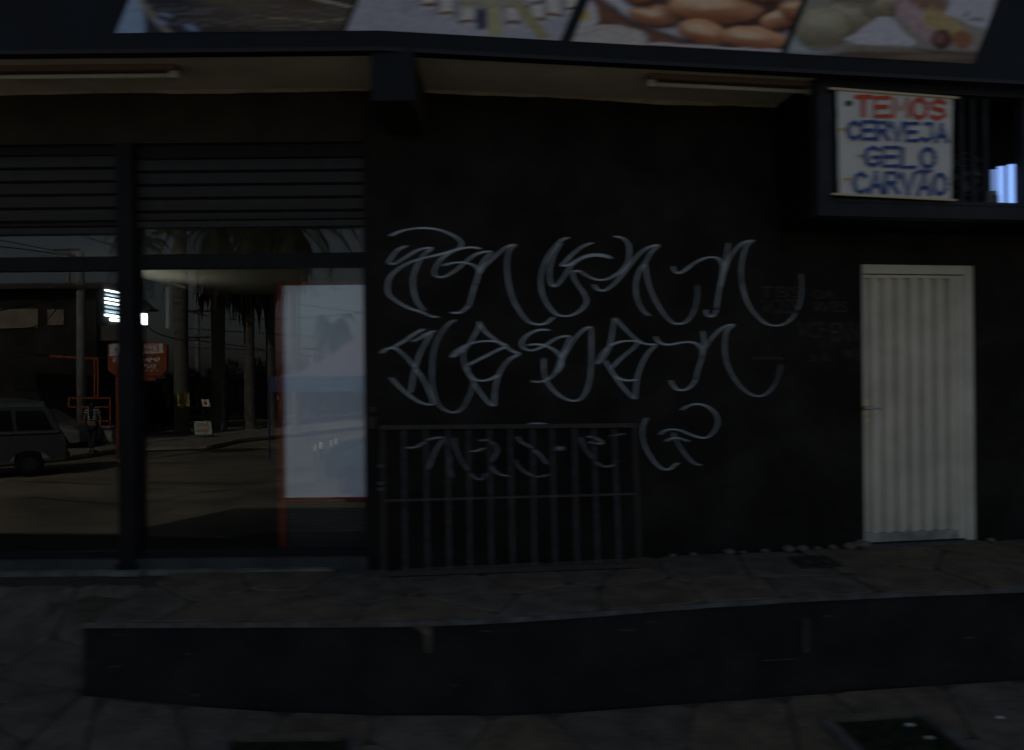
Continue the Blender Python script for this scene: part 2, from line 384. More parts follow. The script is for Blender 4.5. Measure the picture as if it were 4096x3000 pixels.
for P_ in ([(590, 1930), (900, 1935), (1100, 1925), (1450, 1895)], [(1090, 2000), (1250, 1985), (1400, 1965)], [(560, 2020), (760, 1975), (930, 1960)], [(10, 2010), (120, 1990), (300, 2005), (460, 2015)], [(20, 1925), (250, 1930), (440, 1940)], [(1180, 1960), (1330, 1920), (1440, 1905)]):
    W_ = [rg(*p, -1.206) for p in spline(P_, 5) for p in [(p[0], p[1])]]; c_m = MB()
    for a, b in zip(W_[:-1], W_[1:]):
        d_ = Vector((0, .05, 0)); c_m.add([a - d_, b - d_, b + d_, a + d_], [(0, 1, 2, 3)])
    c_m.build('tar_seam', M['tar'], D.objects['road'])
m = MB(); m.add([(-900, -4.3, -1.3), (-14, -4.3, -1.3), (-14, 900, -1.3), (-900, 900, -1.3)], [(0, 1, 2, 3)]); m.add([(9, -4.3, -1.3), (900, -4.3, -1.3), (900, 900, -1.3), (9, 900, -1.3)], [(0, 1, 2, 3)])
m.build('ground', M['asphalt'], kind='structure')

# crazy paving: every slab its own piece
def voronoi(region, size, seed):
    rnd = random.Random(seed); x0, x1, y0, y1 = region
    nx = max(1, round((x1 - x0) / size)); ny = max(1, round((y1 - y0) / (size * .8)))
    pts = [(x0 + (i + .5 + rnd.uniform(-.4, .4)) * (x1 - x0) / nx, y0 + (j + .5 + rnd.uniform(-.4, .4)) * (y1 - y0) / ny) for i in range(nx) for j in range(ny)]
    cells = []
    for a in pts:
        poly = [(x0, y0), (x1, y0), (x1, y1), (x0, y1)]
        for b in pts:
            if b is a: continue
            if abs(a[0] - b[0]) > 3 * size or abs(a[1] - b[1]) > 3 * size: continue
            mx, my = (a[0] + b[0]) / 2, (a[1] + b[1]) / 2; nx_, ny_ = b[0] - a[0], b[1] - a[1]; l = math.hypot(nx_, ny_); nx_ /= l; ny_ /= l
            out = []; N_ = len(poly); gap = .003 + .004 * rnd.random()
            for i in range(N_):
                p, q = poly[i], poly[(i + 1) % N_]
                dp = (p[0] - mx) * nx_ + (p[1] - my) * ny_ + gap; dq = (q[0] - mx) * nx_ + (q[1] - my) * ny_ + gap
                if dp <= 0: out.append(p)
                if dp * dq < 0: t = dp / (dp - dq); out.append((p[0] + (q[0] - p[0]) * t, p[1] + (q[1] - p[1]) * t))
            poly = out
            if len(poly) < 3: break
        if len(poly) >= 3: cells.append(poly)
    return cells
def lay(cells, warp, parent, mats, rnd):
    for c in cells:
        c2 = []                                                        # round the corners off a little
        for i in range(len(c)):
            p, q = c[i], c[(i + 1) % len(c)]
            if math.hypot(p[0] - q[0], p[1] - q[1]) < .03: continue
            c2 += [(p[0] * .88 + q[0] * .12, p[1] * .88 + q[1] * .12), (p[0] * .12 + q[0] * .88, p[1] * .12 + q[1] * .88)]
        if len(c2) < 3: continue
        cx = sum(p[0] for p in c2) / len(c2); cy = sum(p[1] for p in c2) / len(c2); h = rnd.uniform(-.002, .005); tx, ty = rnd.uniform(-.008, .008), rnd.uniform(-.008, .008)
        def w3(p, s, dz):
            x, y = cx + (p[0] - cx) * s, cy + (p[1] - cy) * s; X, Y = warp(x, y); return Vector((X, Y, zg(X, Y) + h + dz + (x - cx) * tx + (y - cy) * ty))
        A = [w3(p, .955, 0) for p in c2]; B = [w3(p, 1, -.006) for p in c2]; C = [w3(p, 1, -.022) for p in c2]; n_ = len(c2)
        m = MB(); m.add(A + B + C, [tuple(range(n_))] + [(i + k * n_, i + (k + 1) * n_, (i + 1) % n_ + (k + 1) * n_, (i + 1) % n_ + k * n_) for k in (0, 1) for i in range(n_)])
        m.build('paving_stone', rnd.choice(mats), parent)
rnd = random.Random(3)
lay(voronoi((X0 + .005, 6.0, 0, 1.0), .5, 1), lambda x, t: (x, yf(x) + .03 + t * (yw(x) - .02 - yf(x) - .03)), plat, [M['stone_warm'], M['stone_warm'], M['stone']], rnd)
lay([c for c in voronoi((X0, 5.6, 0.01, 1.35), .52, 2)], lambda x, t: (x, yf(x) - .015 - t), side, [M['stone'], M['stone'], M['stone_warm']], rnd)
lay(voronoi((-4.6, X0 - .01, -2.6, -.36), .5, 4), lambda x, t: (x, t), ramp, [M['stone']], rnd)

# ------------------------------------------------------------------ the shop building
SOF = 3.22
shop = thing('shop_building', 'low black-painted corner shop with a beige canopy soffit, glass shopfront and graffiti wall', 'shop building', (0, 0, 0))
x_l0 = pL(475, 1500)[0]; x_l1 = pL(540, 1500)[0]; x_r = pL(1462, 1500)[0]
z_sh = pL(700, 572)[1]                                                   # head of the openings
z_sill = pL(800, 2232)[1]
LX0 = -9.4
m = MB(); m.box(LP, LX0, -5.0, -.25, 0, -1.3, SOF); m.build('wall', M['black_wall'], shop)
m = MB(); m.box(LP, x_r, K.x, -.25, 0, -.06, SOF); m.build('corner_pier', M['black_wall'], shop)
m = MB(); m.box(LP, LX0, 1.5, -10.6, -10.3, -1.3, SOF); m.build('rear_wall', M['upper'], shop)
m = MB(); m.box(LP, LX0, LX0 + .25, -9.9, -.25, -1.3, SOF); m.build('end_wall', M['black_wall'], shop)
m = MB(); m.box(LP, -5.0, x_r, -.25, -.001, z_sh, SOF); m.build('lintel', M['lintel'], shop)
# black wall right of the corner, with the door opening
dL = pR(3452, 1500, 0)[0]; dR = pR(3904, 1500, 0)[0]; dT = pR(3680, 1058, 0)[1]; dB = .0
m = MB(); m.box(RP, 0, dL, -.25, 0, -.06, SOF); m.box(RP, dL, dR, -.25, -.0005, dT, SOF); bw = m.build('wall', M['black_wall'], shop, label='black rendered wall sprayed with three rows of pale graffiti')
m = MB(); m.box(LP, LX0, K.x, -9.9, 0.002, SOF + .001, 7.1); m.box(RP, 0, 9.5, -9.9, .002, SOF + .001, 7.1); m.build('upper_storey', M['upper'], shop)
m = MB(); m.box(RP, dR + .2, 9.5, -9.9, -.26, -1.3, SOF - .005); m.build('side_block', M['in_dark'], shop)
m = MB(); m.box(RP, dR, 9.5, -.25, 0, -.1, SOF); m.build('wall', M['black_wall'], shop)
# canopy soffit
o1 = .68
m = MB(); m.prism([LP(LX0, 0, SOF + .1), K + ZV * (SOF + .1), RP(9.5, 0, SOF + .1), RP(9.5, o1, SOF + .1), RP(-kink(o1) * -1 * 0 + kink(o1) * 0, o1, SOF + .1) , LP(K.x, o1, SOF + .1), LP(LX0, o1, SOF + .1)],
                  [LP(LX0, 0, SOF), K + ZV * SOF, RP(9.5, 0, SOF), RP(9.5, o1, SOF), RP(0, o1, SOF), LP(K.x, o1, SOF), LP(LX0, o1, SOF)])
m.build('canopy_soffit', M['soffit'], shop)
def lip(T, a0, a1, name):
    m = MB(); n_ = int((a1 - a0) / .06); A = []; 
    for i in range(n_ + 1):
        a = a0 + (a1 - a0) * i / n_; d = .012 + .016 * max(0, mnoise.noise(Vector((a * 1.3, 2, 5))) + .25) + .005 * mnoise.noise(Vector((a * 6, 7, 1)))
        A.append((T(a, .004, SOF - d), T(a, .03, SOF - .001), T(a, 0.004, SOF - .001)))
    for i in range(n_):
        p, q = A[i], A[i + 1]; m.add([p[0], q[0], q[1], p[1], p[2], q[2]], [(0, 3, 2, 1), (0, 1, 5, 4)])
    m.build(name, M['edge'], shop)
lip(LP, LX0, pL(1478, 365)[0], 'paint_edge'); lip(RP, .02 + pR(1660, 365)[0], 5, 'paint_edge')
# beam under the canopy at the corner
xb0 = (pL(1488, 300, .66)[0]); xb1 = pL(1652, 300, .66)[0]; zb = pL(1560, 402, .66)[1]
m = MB(); m.box(LP, xb0, xb1, 0.001, .66, zb, SOF - .001)
bm_ = m.build('canopy_beam', M['lintel'], shop)
m = MB(); m.box(LP, xb0 - .004, xb1 + .004, .661, .672, zb - .004, SOF - .002); m.build('beam_end_plate', M['fascia'], bm_)

# ---- graffiti (flat spray paint, child of the black wall)
G1 = lambda p: (1450 + p[0] * .48426, 850 + p[1] * .48426)
G2 = lambda p: (2350 + p[0] * .48426, 850 + p[1] * .48426)
G3 = lambda p: (1550 + p[0] * .44326, 1650 + p[1] * .44326)
G4 = lambda p: (2400 + p[0] * .26596, 1550 + p[1] * .26596)
ST = []
def st(G, *pts, w=1.0, d=1.0, fade=0): ST.append(([G(p) for p in pts], w, d, fade))
st(G1, (225,195),(330,150),(480,128),(620,140),(740,185),(812,238),(808,285),(760,310),(640,345),(500,378),(400,408),(300,462),(230,530),(208,600),(220,680),(290,738),(380,788),(480,820),(570,858),(625,862))
st(G1, (368,272),(290,310),(240,370),(218,412),(260,425),(330,385),(430,325),(500,298),(568,295),(505,350),(455,430),(418,540),(425,660),(460,750),(515,815))
st(G1, (975,300),(920,288),(860,290),(790,305),(720,332),(645,390),(600,460),(596,510),(635,535),(700,520),(780,470),(860,400),(950,340),(1060,322),(1012,385),(972,450),(940,560),(905,680),(880,772))
st(G1, (662,440),(740,418),(830,412),(900,428),(950,462),(958,520),(930,600))
st(G1, (880,765),(845,800),(800,828),(732,826))
st(G1, (955,520),(1000,450),(1060,395),(1130,330),(1190,285),(1258,266),(1215,310),(1195,390),(1194,480),(1210,600),(1245,720),(1300,820),(1370,900),(1450,925),(1520,912),(1580,860))
A7 = [(1702,205),(1640,232),(1560,320),(1505,420),(1475,520),(1475,620),(1500,710),(1550,790),(1610,845),(1690,856),(1760,835),(1820,790),(1850,735),(1830,670),(1780,600),(1745,540),(1740,490),(1790,484),(1850,520),(1930,553),(2000,555)]
A7 += [(2065,530),(2140,480),(2190,410),(2205,330),(2195,260),(2150,212),(2080,196)]
st(G1, *A7)
st(G1, (1640,250),(1590,330),(1560,410),(1545,500),(1555,580),(1585,610),(1630,575),(1690,490),(1730,430),(1800,385),(1880,360),(1950,358),(2010,366),(2060,380))
st(G1, (1900,248),(1820,280),(1740,340),(1680,400),(1648,436),(1700,434),(1770,395),(1860,352),(1930,345),(2000,352),(2055,374))
st(G2, (52,590),(72,625),(112,645),(160,635),(220,590),(290,510),(360,420),(430,340),(500,290),(582,270),(525,330),(480,410),(430,480),(402,570),(400,660),(420,740),(460,810),(512,855))
st(G2, (475,395),(482,470),(497,560),(530,660),(580,760),(640,850),(700,907),(750,920),(810,905),(860,850),(893,770),(908,680),(906,592), fade=.55)
st(G2, (705,440),(718,480),(752,502),(800,480),(880,420),(960,380),(1035,368),(1085,385),(1112,430),(1112,510),(1095,600),(1075,720),(1065,798))
st(G2, (1165,248),(1150,340),(1138,430),(1120,520),(1098,620))
st(G2, (1128,500),(1160,400),(1220,310),(1290,248),(1368,232),(1318,270),(1285,360),(1270,460),(1273,560),(1292,660),(1335,770),(1400,855),(1470,915),(1550,935),(1630,918),(1700,860),(1748,770),(1768,670),(1770,570),(1760,495), fade=.6)
st(G2, (1070,798),(1045,845),(1010,860),(983,838),(978,800))
st(G1, (508,960),(430,1002),(350,1058),(250,1115))
st(G1, (150,1165),(200,1128),(255,1118),(310,1148),(380,1215),(440,1290),(500,1380),(550,1480),(580,1578),(510,1580),(440,1548),(360,1490),(290,1425),(232,1360))
st(G1, (598,975),(530,1002),(470,1040),(408,1068))
st(G1, (570,985),(530,1060),(480,1150),(445,1250),(420,1350),(405,1440),(392,1492))
st(G1, (772,885),(720,912),(660,980),(612,1070),(582,1180),(575,1290),(575,1400),(592,1500),(630,1590),(700,1640),(770,1650),(830,1610),(870,1540),(900,1470),(918,1400), d=.7)
st(G1, (962,895),(958,950),(915,1030),(870,1100),(810,1150),(742,1192),(770,1150),(840,1105),(920,1075),(1010,1062),(1100,1065),(1170,1088),(1185,1108),(1130,1130),(1030,1180),(940,1225),(865,1265))
st(G1, (962,905),(1010,980),(1090,1045),(1170,1100),(1240,1145),(1288,1168),(1225,1205),(1170,1260),(1125,1340),(1100,1430),(1090,1510),(1085,1592),(1040,1570),(990,1510),(940,1440),(900,1370),(850,1280),(832,1180),(845,1130))
st(G1, (865,1265),(875,1320),(910,1365),(960,1388),(1030,1385),(1100,1355),(1138,1325))
st(G1, (1545,972),(1470,968),(1400,990),(1342,1030),(1315,1080),(1330,1120),(1390,1140),(1450,1125),(1520,1090),(1600,1040),(1680,1020),(1712,1035),(1680,1110),(1642,1200),(1610,1290),(1570,1350),(1500,1390),(1440,1400),(1400,1390))
st(G1, (1360,1098),(1430,1088),(1510,1100),(1590,1140),(1640,1200),(1645,1260),(1600,1330))
st(G1, (1500,1200),(1497,1290),(1512,1370),(1560,1450),(1640,1520),(1730,1555),(1800,1540),(1850,1470),(1880,1360),(1890,1200),(1890,1050),(1885,952),(1838,962),(1780,1012),(1720,1090),(1660,1190),(1625,1280),(1580,1340))
st(G2, (225,865),(210,950),(195,1050),(172,1130),(130,1200),(78,1248),(120,1170),(190,1100),(270,1068),(350,1060),(415,1068),(390,1110),(330,1160),(260,1220),(200,1285))
st(G2, (228,870),(290,940),(370,1020),(440,1072),(510,1090),(562,1094),(500,1160),(450,1250),(415,1350),(400,1450),(390,1535),(350,1505),(290,1440),(230,1360),(180,1280),(140,1215))
st(G2, (190,1280),(210,1330),(260,1370),(330,1388),(402,1380))
st(G2, (562,1020),(580,1060),(630,1088),(690,1090),(770,1075),(850,1070),(910,1090),(945,1140),(940,1210),(915,1290),(893,1382))
st(G2, (950,975),(960,1040),(962,1110),(945,1200))
st(G2, (965,1130),(1010,1060),(1080,980),(1150,935),(1205,930),(1152,975),(1135,1060),(1135,1150),(1150,1240),(1190,1330),(1250,1420),(1330,1490),(1410,1518),(1480,1495),(1540,1430),(1580,1340),(1595,1245), d=.85, fade=.7)
st(G2, (900,1370),(860,1430),(800,1466),(740,1460),(702,1420),(690,1385))
st(G3, (170,315),(230,318),(290,295),(360,250),(430,230),(500,230),(440,330),(400,430),(365,520), d=.6)
st(G3, (520,240),(545,330),(560,420),(560,500),(590,600), d=.5)
st(G3, (600,220),(610,300),(640,380),(680,460),(740,540),(800,595),(850,600),(900,540), d=.5)
st(G3, (750,350),(810,345),(880,315), d=.6); st(G3, (820,255),(900,250),(970,290),(990,350),(960,410),(930,460),(960,520),(1020,560),(1100,575), d=.55)
st(G3, (1050,130),(1090,125),(1140,118), w=1.7, d=.8)
st(G3, (1220,130),(1290,102),(1355,98),(1420,105),(1480,125), d=.7)
st(G3, (1170,210),(1200,260),(1270,300),(1340,350),(1400,410),(1440,470), d=.55); st(G3, (1150,420),(1180,480),(1240,535),(1310,570),(1390,578),(1460,555), d=.5)
st(G3, (1520,325),(1600,322), w=2.6, d=.5)
st(G3, (1740,210),(1770,300),(1830,390),(1900,460),(1970,490),(2040,470),(2080,430), d=.45); st(G3, (1800,215),(1880,230),(1940,275),(1870,278),(1820,265), w=1.3, d=.6)
st(G3, (2000,215),(2080,200),(2140,190), d=.4)
st(G4, (710,450),(665,530),(640,620),(640,740),(670,860),(730,990),(810,1110),(890,1190),(980,1235),(1060,1220),(1120,1170),(1180,1130), d=.8)
st(G4, (1220,345),(1300,290),(1400,255),(1500,250),(1620,290),(1720,370),(1770,470),(1760,580),(1700,680),(1620,745),(1540,758),(1440,735),(1320,690),(1220,650),(1120,630),(1020,635),(940,670),(900,715), d=.75)
st(G4, (1100,670),(1130,760),(1190,870),(1270,990),(1360,1090),(1440,1150),(1520,1168), d=.6); st(G4, (985,815),(1060,770),(1150,755),(1240,775),(1340,812), d=.7)
for i, (P, wd, dn, fade) in enumerate(ST):
    C = spline([(p[0], p[1]) for p in P], 7); off = .002 + .0002 * (i % 12)
    W3 = [on_wall(c.x, c.y, off) for c in C]; n_ = len(W3); m = MB(); V = []; A = []
    for j, p in enumerate(W3):
        t = (W3[min(j + 1, n_ - 1)] - W3[max(j - 1, 0)])
        if t.length < 1e-6: t = Vector((1, 0, 0))
        t.normalize(); nn = N2; b = t.cross(nn).normalized()
        wdt = .0044 * wd * (1 + .25 * mnoise.noise(Vector((j * .15, i, 0))))
        e = min(1, j / 3 + .3, (n_ - 1 - j) / 3 + .3)
        for q, a in ((-1.7, 0), (-.7, 1), (.7, 1), (1.7, 0)): V.append(p + b * (q * wdt)); A.append(a * e * dn * (1 - fade * max(0, j / n_ - .55) / .45))
    Fs = [(j * 4 + k, j * 4 + k + 1, j * 4 + 5 + k, j * 4 + 4 + k) for j in range(n_ - 1) for k in range(3)]
    m.add(V, Fs); o = m.build('graffiti_stroke', M['spray'], bw)
    at = o.data.attributes.new('dens', 'FLOAT', 'POINT'); at.data.foreach_set('value', A)
# faded scribbles and poster remains left of the door
M['faded'] = mat('faded_scribble', (.05, .046, .042), .8, .2, noise=30, amt=.5)
def scribble(body, x0, y0, x1, y1):
    T_ = lambda x, y: on_wall(x, y, .003)
    text(body, T_(x0, y0), T_(x1, y0), T_(x0, y1), T_(x1, y1), N2, 0, M['faded'], bw, bold=-.004, name='faded_lettering')
for a in (('TBS', 3040, 1145, 3200, 1190), ('VOSS', 3045, 1195, 3190, 1255), ('VCF', 3190, 1288, 3300, 1352), ('ENV', 3325, 1290, 3445, 1368), ('WBS', 3250, 1205, 3390, 1250),
          ('OA', 3255, 1160, 3335, 1195), ('WB', 3370, 1398, 3448, 1440), ('~~~~', 3010, 1425, 3130, 1440), ('S R', 3240, 1420, 3320, 1445)): scribble(*a)

# ---- shutters
z_shl = pL(250, 932)[1]; z_shr = pL(1000, 903)[1]
def shutter(a0, a1, z1, z0, ld):
    t = thing('roller_shutter', ld, 'roller shutter', LP((a0 + a1) / 2, -.05, z0), 'roller shutters rolled half up above the shop windows')
    t.parent = None
    zz = z1; i = 0
    while zz > z0 + .07:
        zn = max(zz - .0905, z0 + .045)
        prof = [(-.058, zz - .0015), (-.046, zz - .012), (-.043, (zz + zn) / 2), (-.047, zn + .01), (-.058, zn + .0005)]
        m = MB(); V = [LP(a, o, z) for a in (a0, a1) for o, z in prof]; k = len(prof)
        m.add(V, [(j, j + 1, j + 1 + k, j + k) for j in range(k - 1)]); m.build('slat', M['shutter'], t); zz = zn
    m = MB(); m.box(LP, a0, a1, -.07, -.028, z0, z0 + .04); m.build('bottom_bar', M['shutter'], t)
    m = MB(); m.box(LP, a0, a1, -.1, -.04, z1, z_sh - .0); m.build('shutter_box', M['post'], t)
    return t
shutter(-4.98, x_l0 + .0, z_sh - .06, z_shl, 'black roller shutter rolled half up above the left window by the steel post')
shutter(x_l1, x_r - .002, z_sh - .09, z_shr, 'black roller shutter rolled half up beside the graffiti wall')
m = MB(); m.box(LP, x_l0, x_l1, -.10, .02, 0, z_sh - .001); m.build('post', M['post'], shop)
m = MB(); m.box(LP, x_l0 - .012, x_l1 + .012, -.10, .034, .0, .05); m.build('post_foot', M['post'], shop)
# ---- glazing
def bay(a0, a1, zt, ztr0, zbar0, label, z_bot):
    f = MB(); fw = .028
    f.box(LP, a0, a1, -.1, -.035, zbar0, ztr0)                           # transom bar
    f.box(LP, a0, a1, -.1, -.035, z_bot, z_bot + .042)
    f.box(LP, a0, a0 + fw * .6, -.1, -.035, z_bot + .042, zbar0); f.box(LP, a1 - fw * .6, a1, -.1, -.035, z_bot + .042, zbar0)
    f.box(LP, a0, a0 + fw * .6, -.1, -.035, ztr0, zt); f.box(LP, a1 - fw * .6, a1, -.1, -.035, ztr0, zt)
    f.box(LP, a0, a1, -.1, -.035, zt, zt + .03)
    fr = f.build('window_frame', M['frame'], shop)
    for z0, z1 in ((z_bot + .042, zbar0), (ztr0, zt)):
        g = MB(); g.box(LP, a0 + .005, a1 - .005, -PANE_Y - .003, -PANE_Y + .003, z0 - .005, z1 + .005); g.build('pane', M['glass'], fr)
bay(-4.98, x_l0, z_shl + .01, pL(250, 1024)[1], pL(250, 1080)[1], '', z_sill)
bay(x_l1, x_r, z_shr + .01, pL(1000, 1010)[1], pL(1000, 1068)[1], '', z_sill)
m = MB(); m.box(LP, -4.98, x_r, -.16, .012, -.02, z_sill - .002); m.build('window_step', M['step'], shop)
m = MB(); m.box(LP, -4.98, -1.2, .013, .07, -.02, .014); m.build('pale_threshold', M['pale'], shop)
m = MB(); m.box(LP, pL(480, 2270)[0], pL(590, 2270)[0], .0705, .12, -.01, .022); m.build('threshold_lump', M['pale'], shop)
# small hardware on the pier beside the glass
m = MB()
for y0, y1 in ((1628, 1648), (1668, 1715)): 
    a, z1 = pL(1478, y0); b_, z0 = pL(1503, y1); h = MB(); h.box(LP, a, b_, .001, .02, z0, z1); h.build('latch_plate', M['rust'], shop)
# ---- the room inside
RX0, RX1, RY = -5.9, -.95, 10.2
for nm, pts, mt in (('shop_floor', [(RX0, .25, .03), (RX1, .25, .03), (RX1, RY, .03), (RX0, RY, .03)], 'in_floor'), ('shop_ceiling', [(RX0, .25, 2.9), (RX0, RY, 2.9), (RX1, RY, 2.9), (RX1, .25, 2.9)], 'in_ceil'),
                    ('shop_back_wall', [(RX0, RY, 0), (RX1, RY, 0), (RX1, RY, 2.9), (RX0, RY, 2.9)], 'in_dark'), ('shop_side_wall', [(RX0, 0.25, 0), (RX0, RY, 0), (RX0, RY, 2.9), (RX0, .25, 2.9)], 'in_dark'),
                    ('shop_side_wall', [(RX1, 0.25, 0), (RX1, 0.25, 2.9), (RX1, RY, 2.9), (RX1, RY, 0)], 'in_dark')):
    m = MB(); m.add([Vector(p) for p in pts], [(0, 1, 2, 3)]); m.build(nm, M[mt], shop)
def side_win(px0, px1, py0, py1, name='lit_window', mt='daylight'):
    a = hit(px0, py0, Vector((RX0 + .02, 0, 0)), Vector((1, 0, 0))); b = hit(px1, py1, Vector((RX0 + .02, 0, 0)), Vector((1, 0, 0)))
    m = MB(); m.box(lambda y, o, z: Vector((RX0 + .004 + o, y, z)), a.y, b.y, 0, .03, b.z, a.z)
    return m.build(name, M[mt], shop)
M['daylight2'] = mat('lit_louvre_dim', (.7, .75, .8), .5, .3, emit=(.6, .85, 1), estr=.9)
for k in range(8):
    ya = 1158 + k * 16.3; side_win(424 if k < 7 else 444, 476, ya, ya + 15.6, 'lit_louvre', 'daylight2' if k in (1, 4, 5) else 'daylight')
side_win(536, 585, 1247, 1299); side_win(514, 519, 1185, 1286, 'lit_gap', 'daylight2')
M['in_box'] = mat('brown_grey_glow_box', (.2, .18, .15), .8, .2, noise=3, amt=.2, emit=(.5, .42, .36), estr=.02)  # cabinet colour with a faint glow of its own added

M['in_pale'] = mat('pale_conduit', (.2, .19, .16), .7, .2)
def inbar(p, q, r_, nm):
    m = MB(); m.beam(hit(*p, Vector((0, 8.0, 0)), Vector((0, 1, 0))), hit(*q, Vector((0, 8.0, 0)), Vector((0, 1, 0))), r_); m.build(nm, M['in_pale'], shop)
inbar((672, 1148), (672, 1314), .05, 'conduit'); inbar((538, 1160), (586, 1162), .045, 'ceiling_batten'); inbar((560, 1086), (742, 1152), .03, 'ceiling_edge_strip')  # the slanted bar is added, standing in for the lit ceiling edge
# ---- upright cooler behind the glass
c_o = -.42
ca0, cz1 = pL(1106, 1127, c_o); ca1 = pL(1500, 1127, c_o)[0]; cz0 = .03
zb1 = pL(1250, 1990, c_o)[1]; zb0 = pL(1250, 2007, c_o)[1]
ck = thing('display_cooler', 'tall white-panelled display cooler with red trim and louvred base behind the glass', 'cooler', LP((ca0 + ca1) / 2, c_o - .3, cz0))
m = MB(); m.box(LP, ca0 + .002, ca1, c_o - .62, c_o - .012, cz0, cz1 - .004); m.build('body', M['cooler_dark'], ck)
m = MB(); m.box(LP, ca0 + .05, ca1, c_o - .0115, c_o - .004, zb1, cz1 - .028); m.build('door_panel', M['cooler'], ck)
m = MB(); m.box(LP, ca0, ca0 + .05, c_o - .0115, c_o, cz0 + .02, cz1 - .028); m.box(LP, ca0, ca1, c_o - .0115, c_o, cz1 - .028, cz1); m.box(LP, ca0 + .05, ca1, c_o - .0115, c_o + .002, zb0, zb1)
m.build('trim', M['cooler_red'], ck)
m = MB(); z = zb0 - .012
while z > .06: m.box(LP, ca0 + .07, ca1, c_o - .0115, c_o - .003, z - .0045, z); z -= .0135
m.build('louvre_grille', M['cooler_slat'], ck, kind='stuff')
m = MB(); m.box(LP, ca0 + .05, ca1, c_o - .0115, c_o - .001, cz0 + .005, .056); m.build('plinth', M['cooler_slat'], ck)
# shop furniture seen dimly
cb = thing('grey_cabinet', 'grey brown cabinet under the small lit window inside the shop', 'cabinet', (-5.6, 7.2, .03))
a = hit(538, 1302, Vector((-5.4, 0, 0)), Vector((1, 0, 0))); b = hit(598, 1366, Vector((-5.4, 0, 0)), Vector((1, 0, 0)))
m = MB(); m.box(lambda y, o, z: Vector((-5.88 + o, y, z)), a.y, b.y, 0, .46, b.z, a.z); m.build('upper_case', M['in_box'], cb)
m = MB(); m.box(lambda y, o, z: Vector((-5.88 + o, y, z)), a.y + .02, b.y - .02, 0, .43, .03, b.z - .003); m.build('lower_case', M['in_dark'], cb)
m = MB(); m.box(lambda y, o, z: Vector((-5.88 + o, y, z)), a.y + .2, a.y + .24, .431, .45, 1.0, 1.1); m.build('handle', M['chrome'], cb)

# ------------------------------------------------------------------ canopy lamps
def lamp(px0, py0, px1, py1, o, T, P, label):
    a0, _ = P(px0, py0, o); a1, _ = P(px1, py1, o)
    t = thing('ceiling_lamp', label, 'fluorescent lamp', T((a0 + a1) / 2, o, SOF), 'unlit tube lamps under the canopy')
    m = MB(); m.box(T, a0, a1, o - .05, o + .03, SOF - .035, SOF - .001); m.build('housing', M['lamp_dark'], t)
    m = MB(); m.box(T, a0, a1 - .001, o + .0305, o + .036, SOF - .034, SOF - .002); m.build('front_lip', M['lamp_body'], t)
    m = MB(); m.tube([T(a0 + .03, o - .01, SOF - .058), T(a1 - .03, o - .01, SOF - .058)], .015, 10); m.build('tube', M['lamp_tube'], t, smooth=True)
    for q in (a0, a1 - .05):
        m = MB(); m.box(T, q, q + .05, o - .03, o + .012, SOF - .078, SOF - .0355); m.build('end_cap', M['lamp_tube'], t)
    return t
def plane_o(px, py, T):   # outward distance where the pixel's ray meets the soffit
    q = hit(px, py, Vector((0, 0, SOF)), ZV); 
    return -q.y if T is LP else (q - K).dot(N2)
def soff(px, py, T):
    q = hit(px, py, Vector((0, 0, SOF)), ZV)
    return (q.x, -q.y) if T is LP else ((q - K).dot(E2), (q - K).dot(N2))
a, o = soff(712, 262, LP); a0_, _ = soff(-260, 268, LP)
lamp(0, 0, 0, 0, o, LP, lambda px, py, oo, L_=[a0_, a]: (L_.pop(0), 0), 'unlit fluorescent tube under the canopy above the shop window')
a, o = soff(2590, 298, RP); a1_, _ = soff(3262, 330, RP)
lamp(0, 0, 0, 0, o, RP, lambda px, py, oo, L_=[a, a1_]: (L_.pop(0), 0), 'unlit fluorescent tube under the canopy beside the hanging TEMOS banner')

# ------------------------------------------------------------------ signboard above the canopy
FO = .69
sb = thing('signboard', 'long dark blue signboard with four slanted food photographs above the canopy', 'signboard', LP(K.x, FO, 3.2))
kx = K.x + kink(FO)          # mitre of the two fronts
m = MB(); m.box(LP, LX0, K.x - .0, FO - .0, FO + .09, 3.205, 4.45)
m2 = MB()
def front(px, py, o):
    q = hit(px, py, Vector((0, -o, 0)), Vector((0, -1, 0)))
    if q.x < K.x + kink(o): return q
    return hit(px, py, K + N2 * o, N2)
FF = FO + .09
def sgn(aL, z, o):           # a runs along the front from the mitre
    return LP(K.x + kink(o) + aL, o, z) if aL < 0 else RP(-kink(o) * 1.0 + aL + 0, o, z) if False else (K + N2 * o + E2 * (aL - kink(o)) + ZV * z)
FO = .60; FF = .69
m = MB(); n_ = 1
for a0, a1 in ((-8.6, 0), (0, 9)):
    m.prism([sgn(a0, 4.45, FF), sgn(a1, 4.45, FF), sgn(a1, 4.45, FO), sgn(a0, 4.45, FO)], [sgn(a0, 3.205, FF), sgn(a1, 3.205, FF), sgn(a1, 3.205, FO), sgn(a0, 3.205, FO)])
m.build('panel', M['fascia'], sb)
m = MB()
for a0, a1 in ((-8.6, 0), (0, 9)):
    m.prism([sgn(a0, 3.222, FF + .004), sgn(a1, 3.222, FF + .004), sgn(a1, 3.222, FF + .0005), sgn(a0, 3.222, FF + .0005)], [sgn(a0, 3.198, FF + .004), sgn(a1, 3.198, FF + .004), sgn(a1, 3.198, FF + .0005), sgn(a0, 3.198, FF + .0005)])
m.build('lower_trim', M['fascia_edge'], sb)
def a_of(px, py, o):
    q = hit(px, py, Vector((0, -o, 0)), Vector((0, -1, 0)))
    if q.x < K.x + kink(o): return q.x - (K.x + kink(o)), q.z
    q = hit(px, py, K + N2 * o, N2); return (q - K).dot(E2) + kink(o), q.z
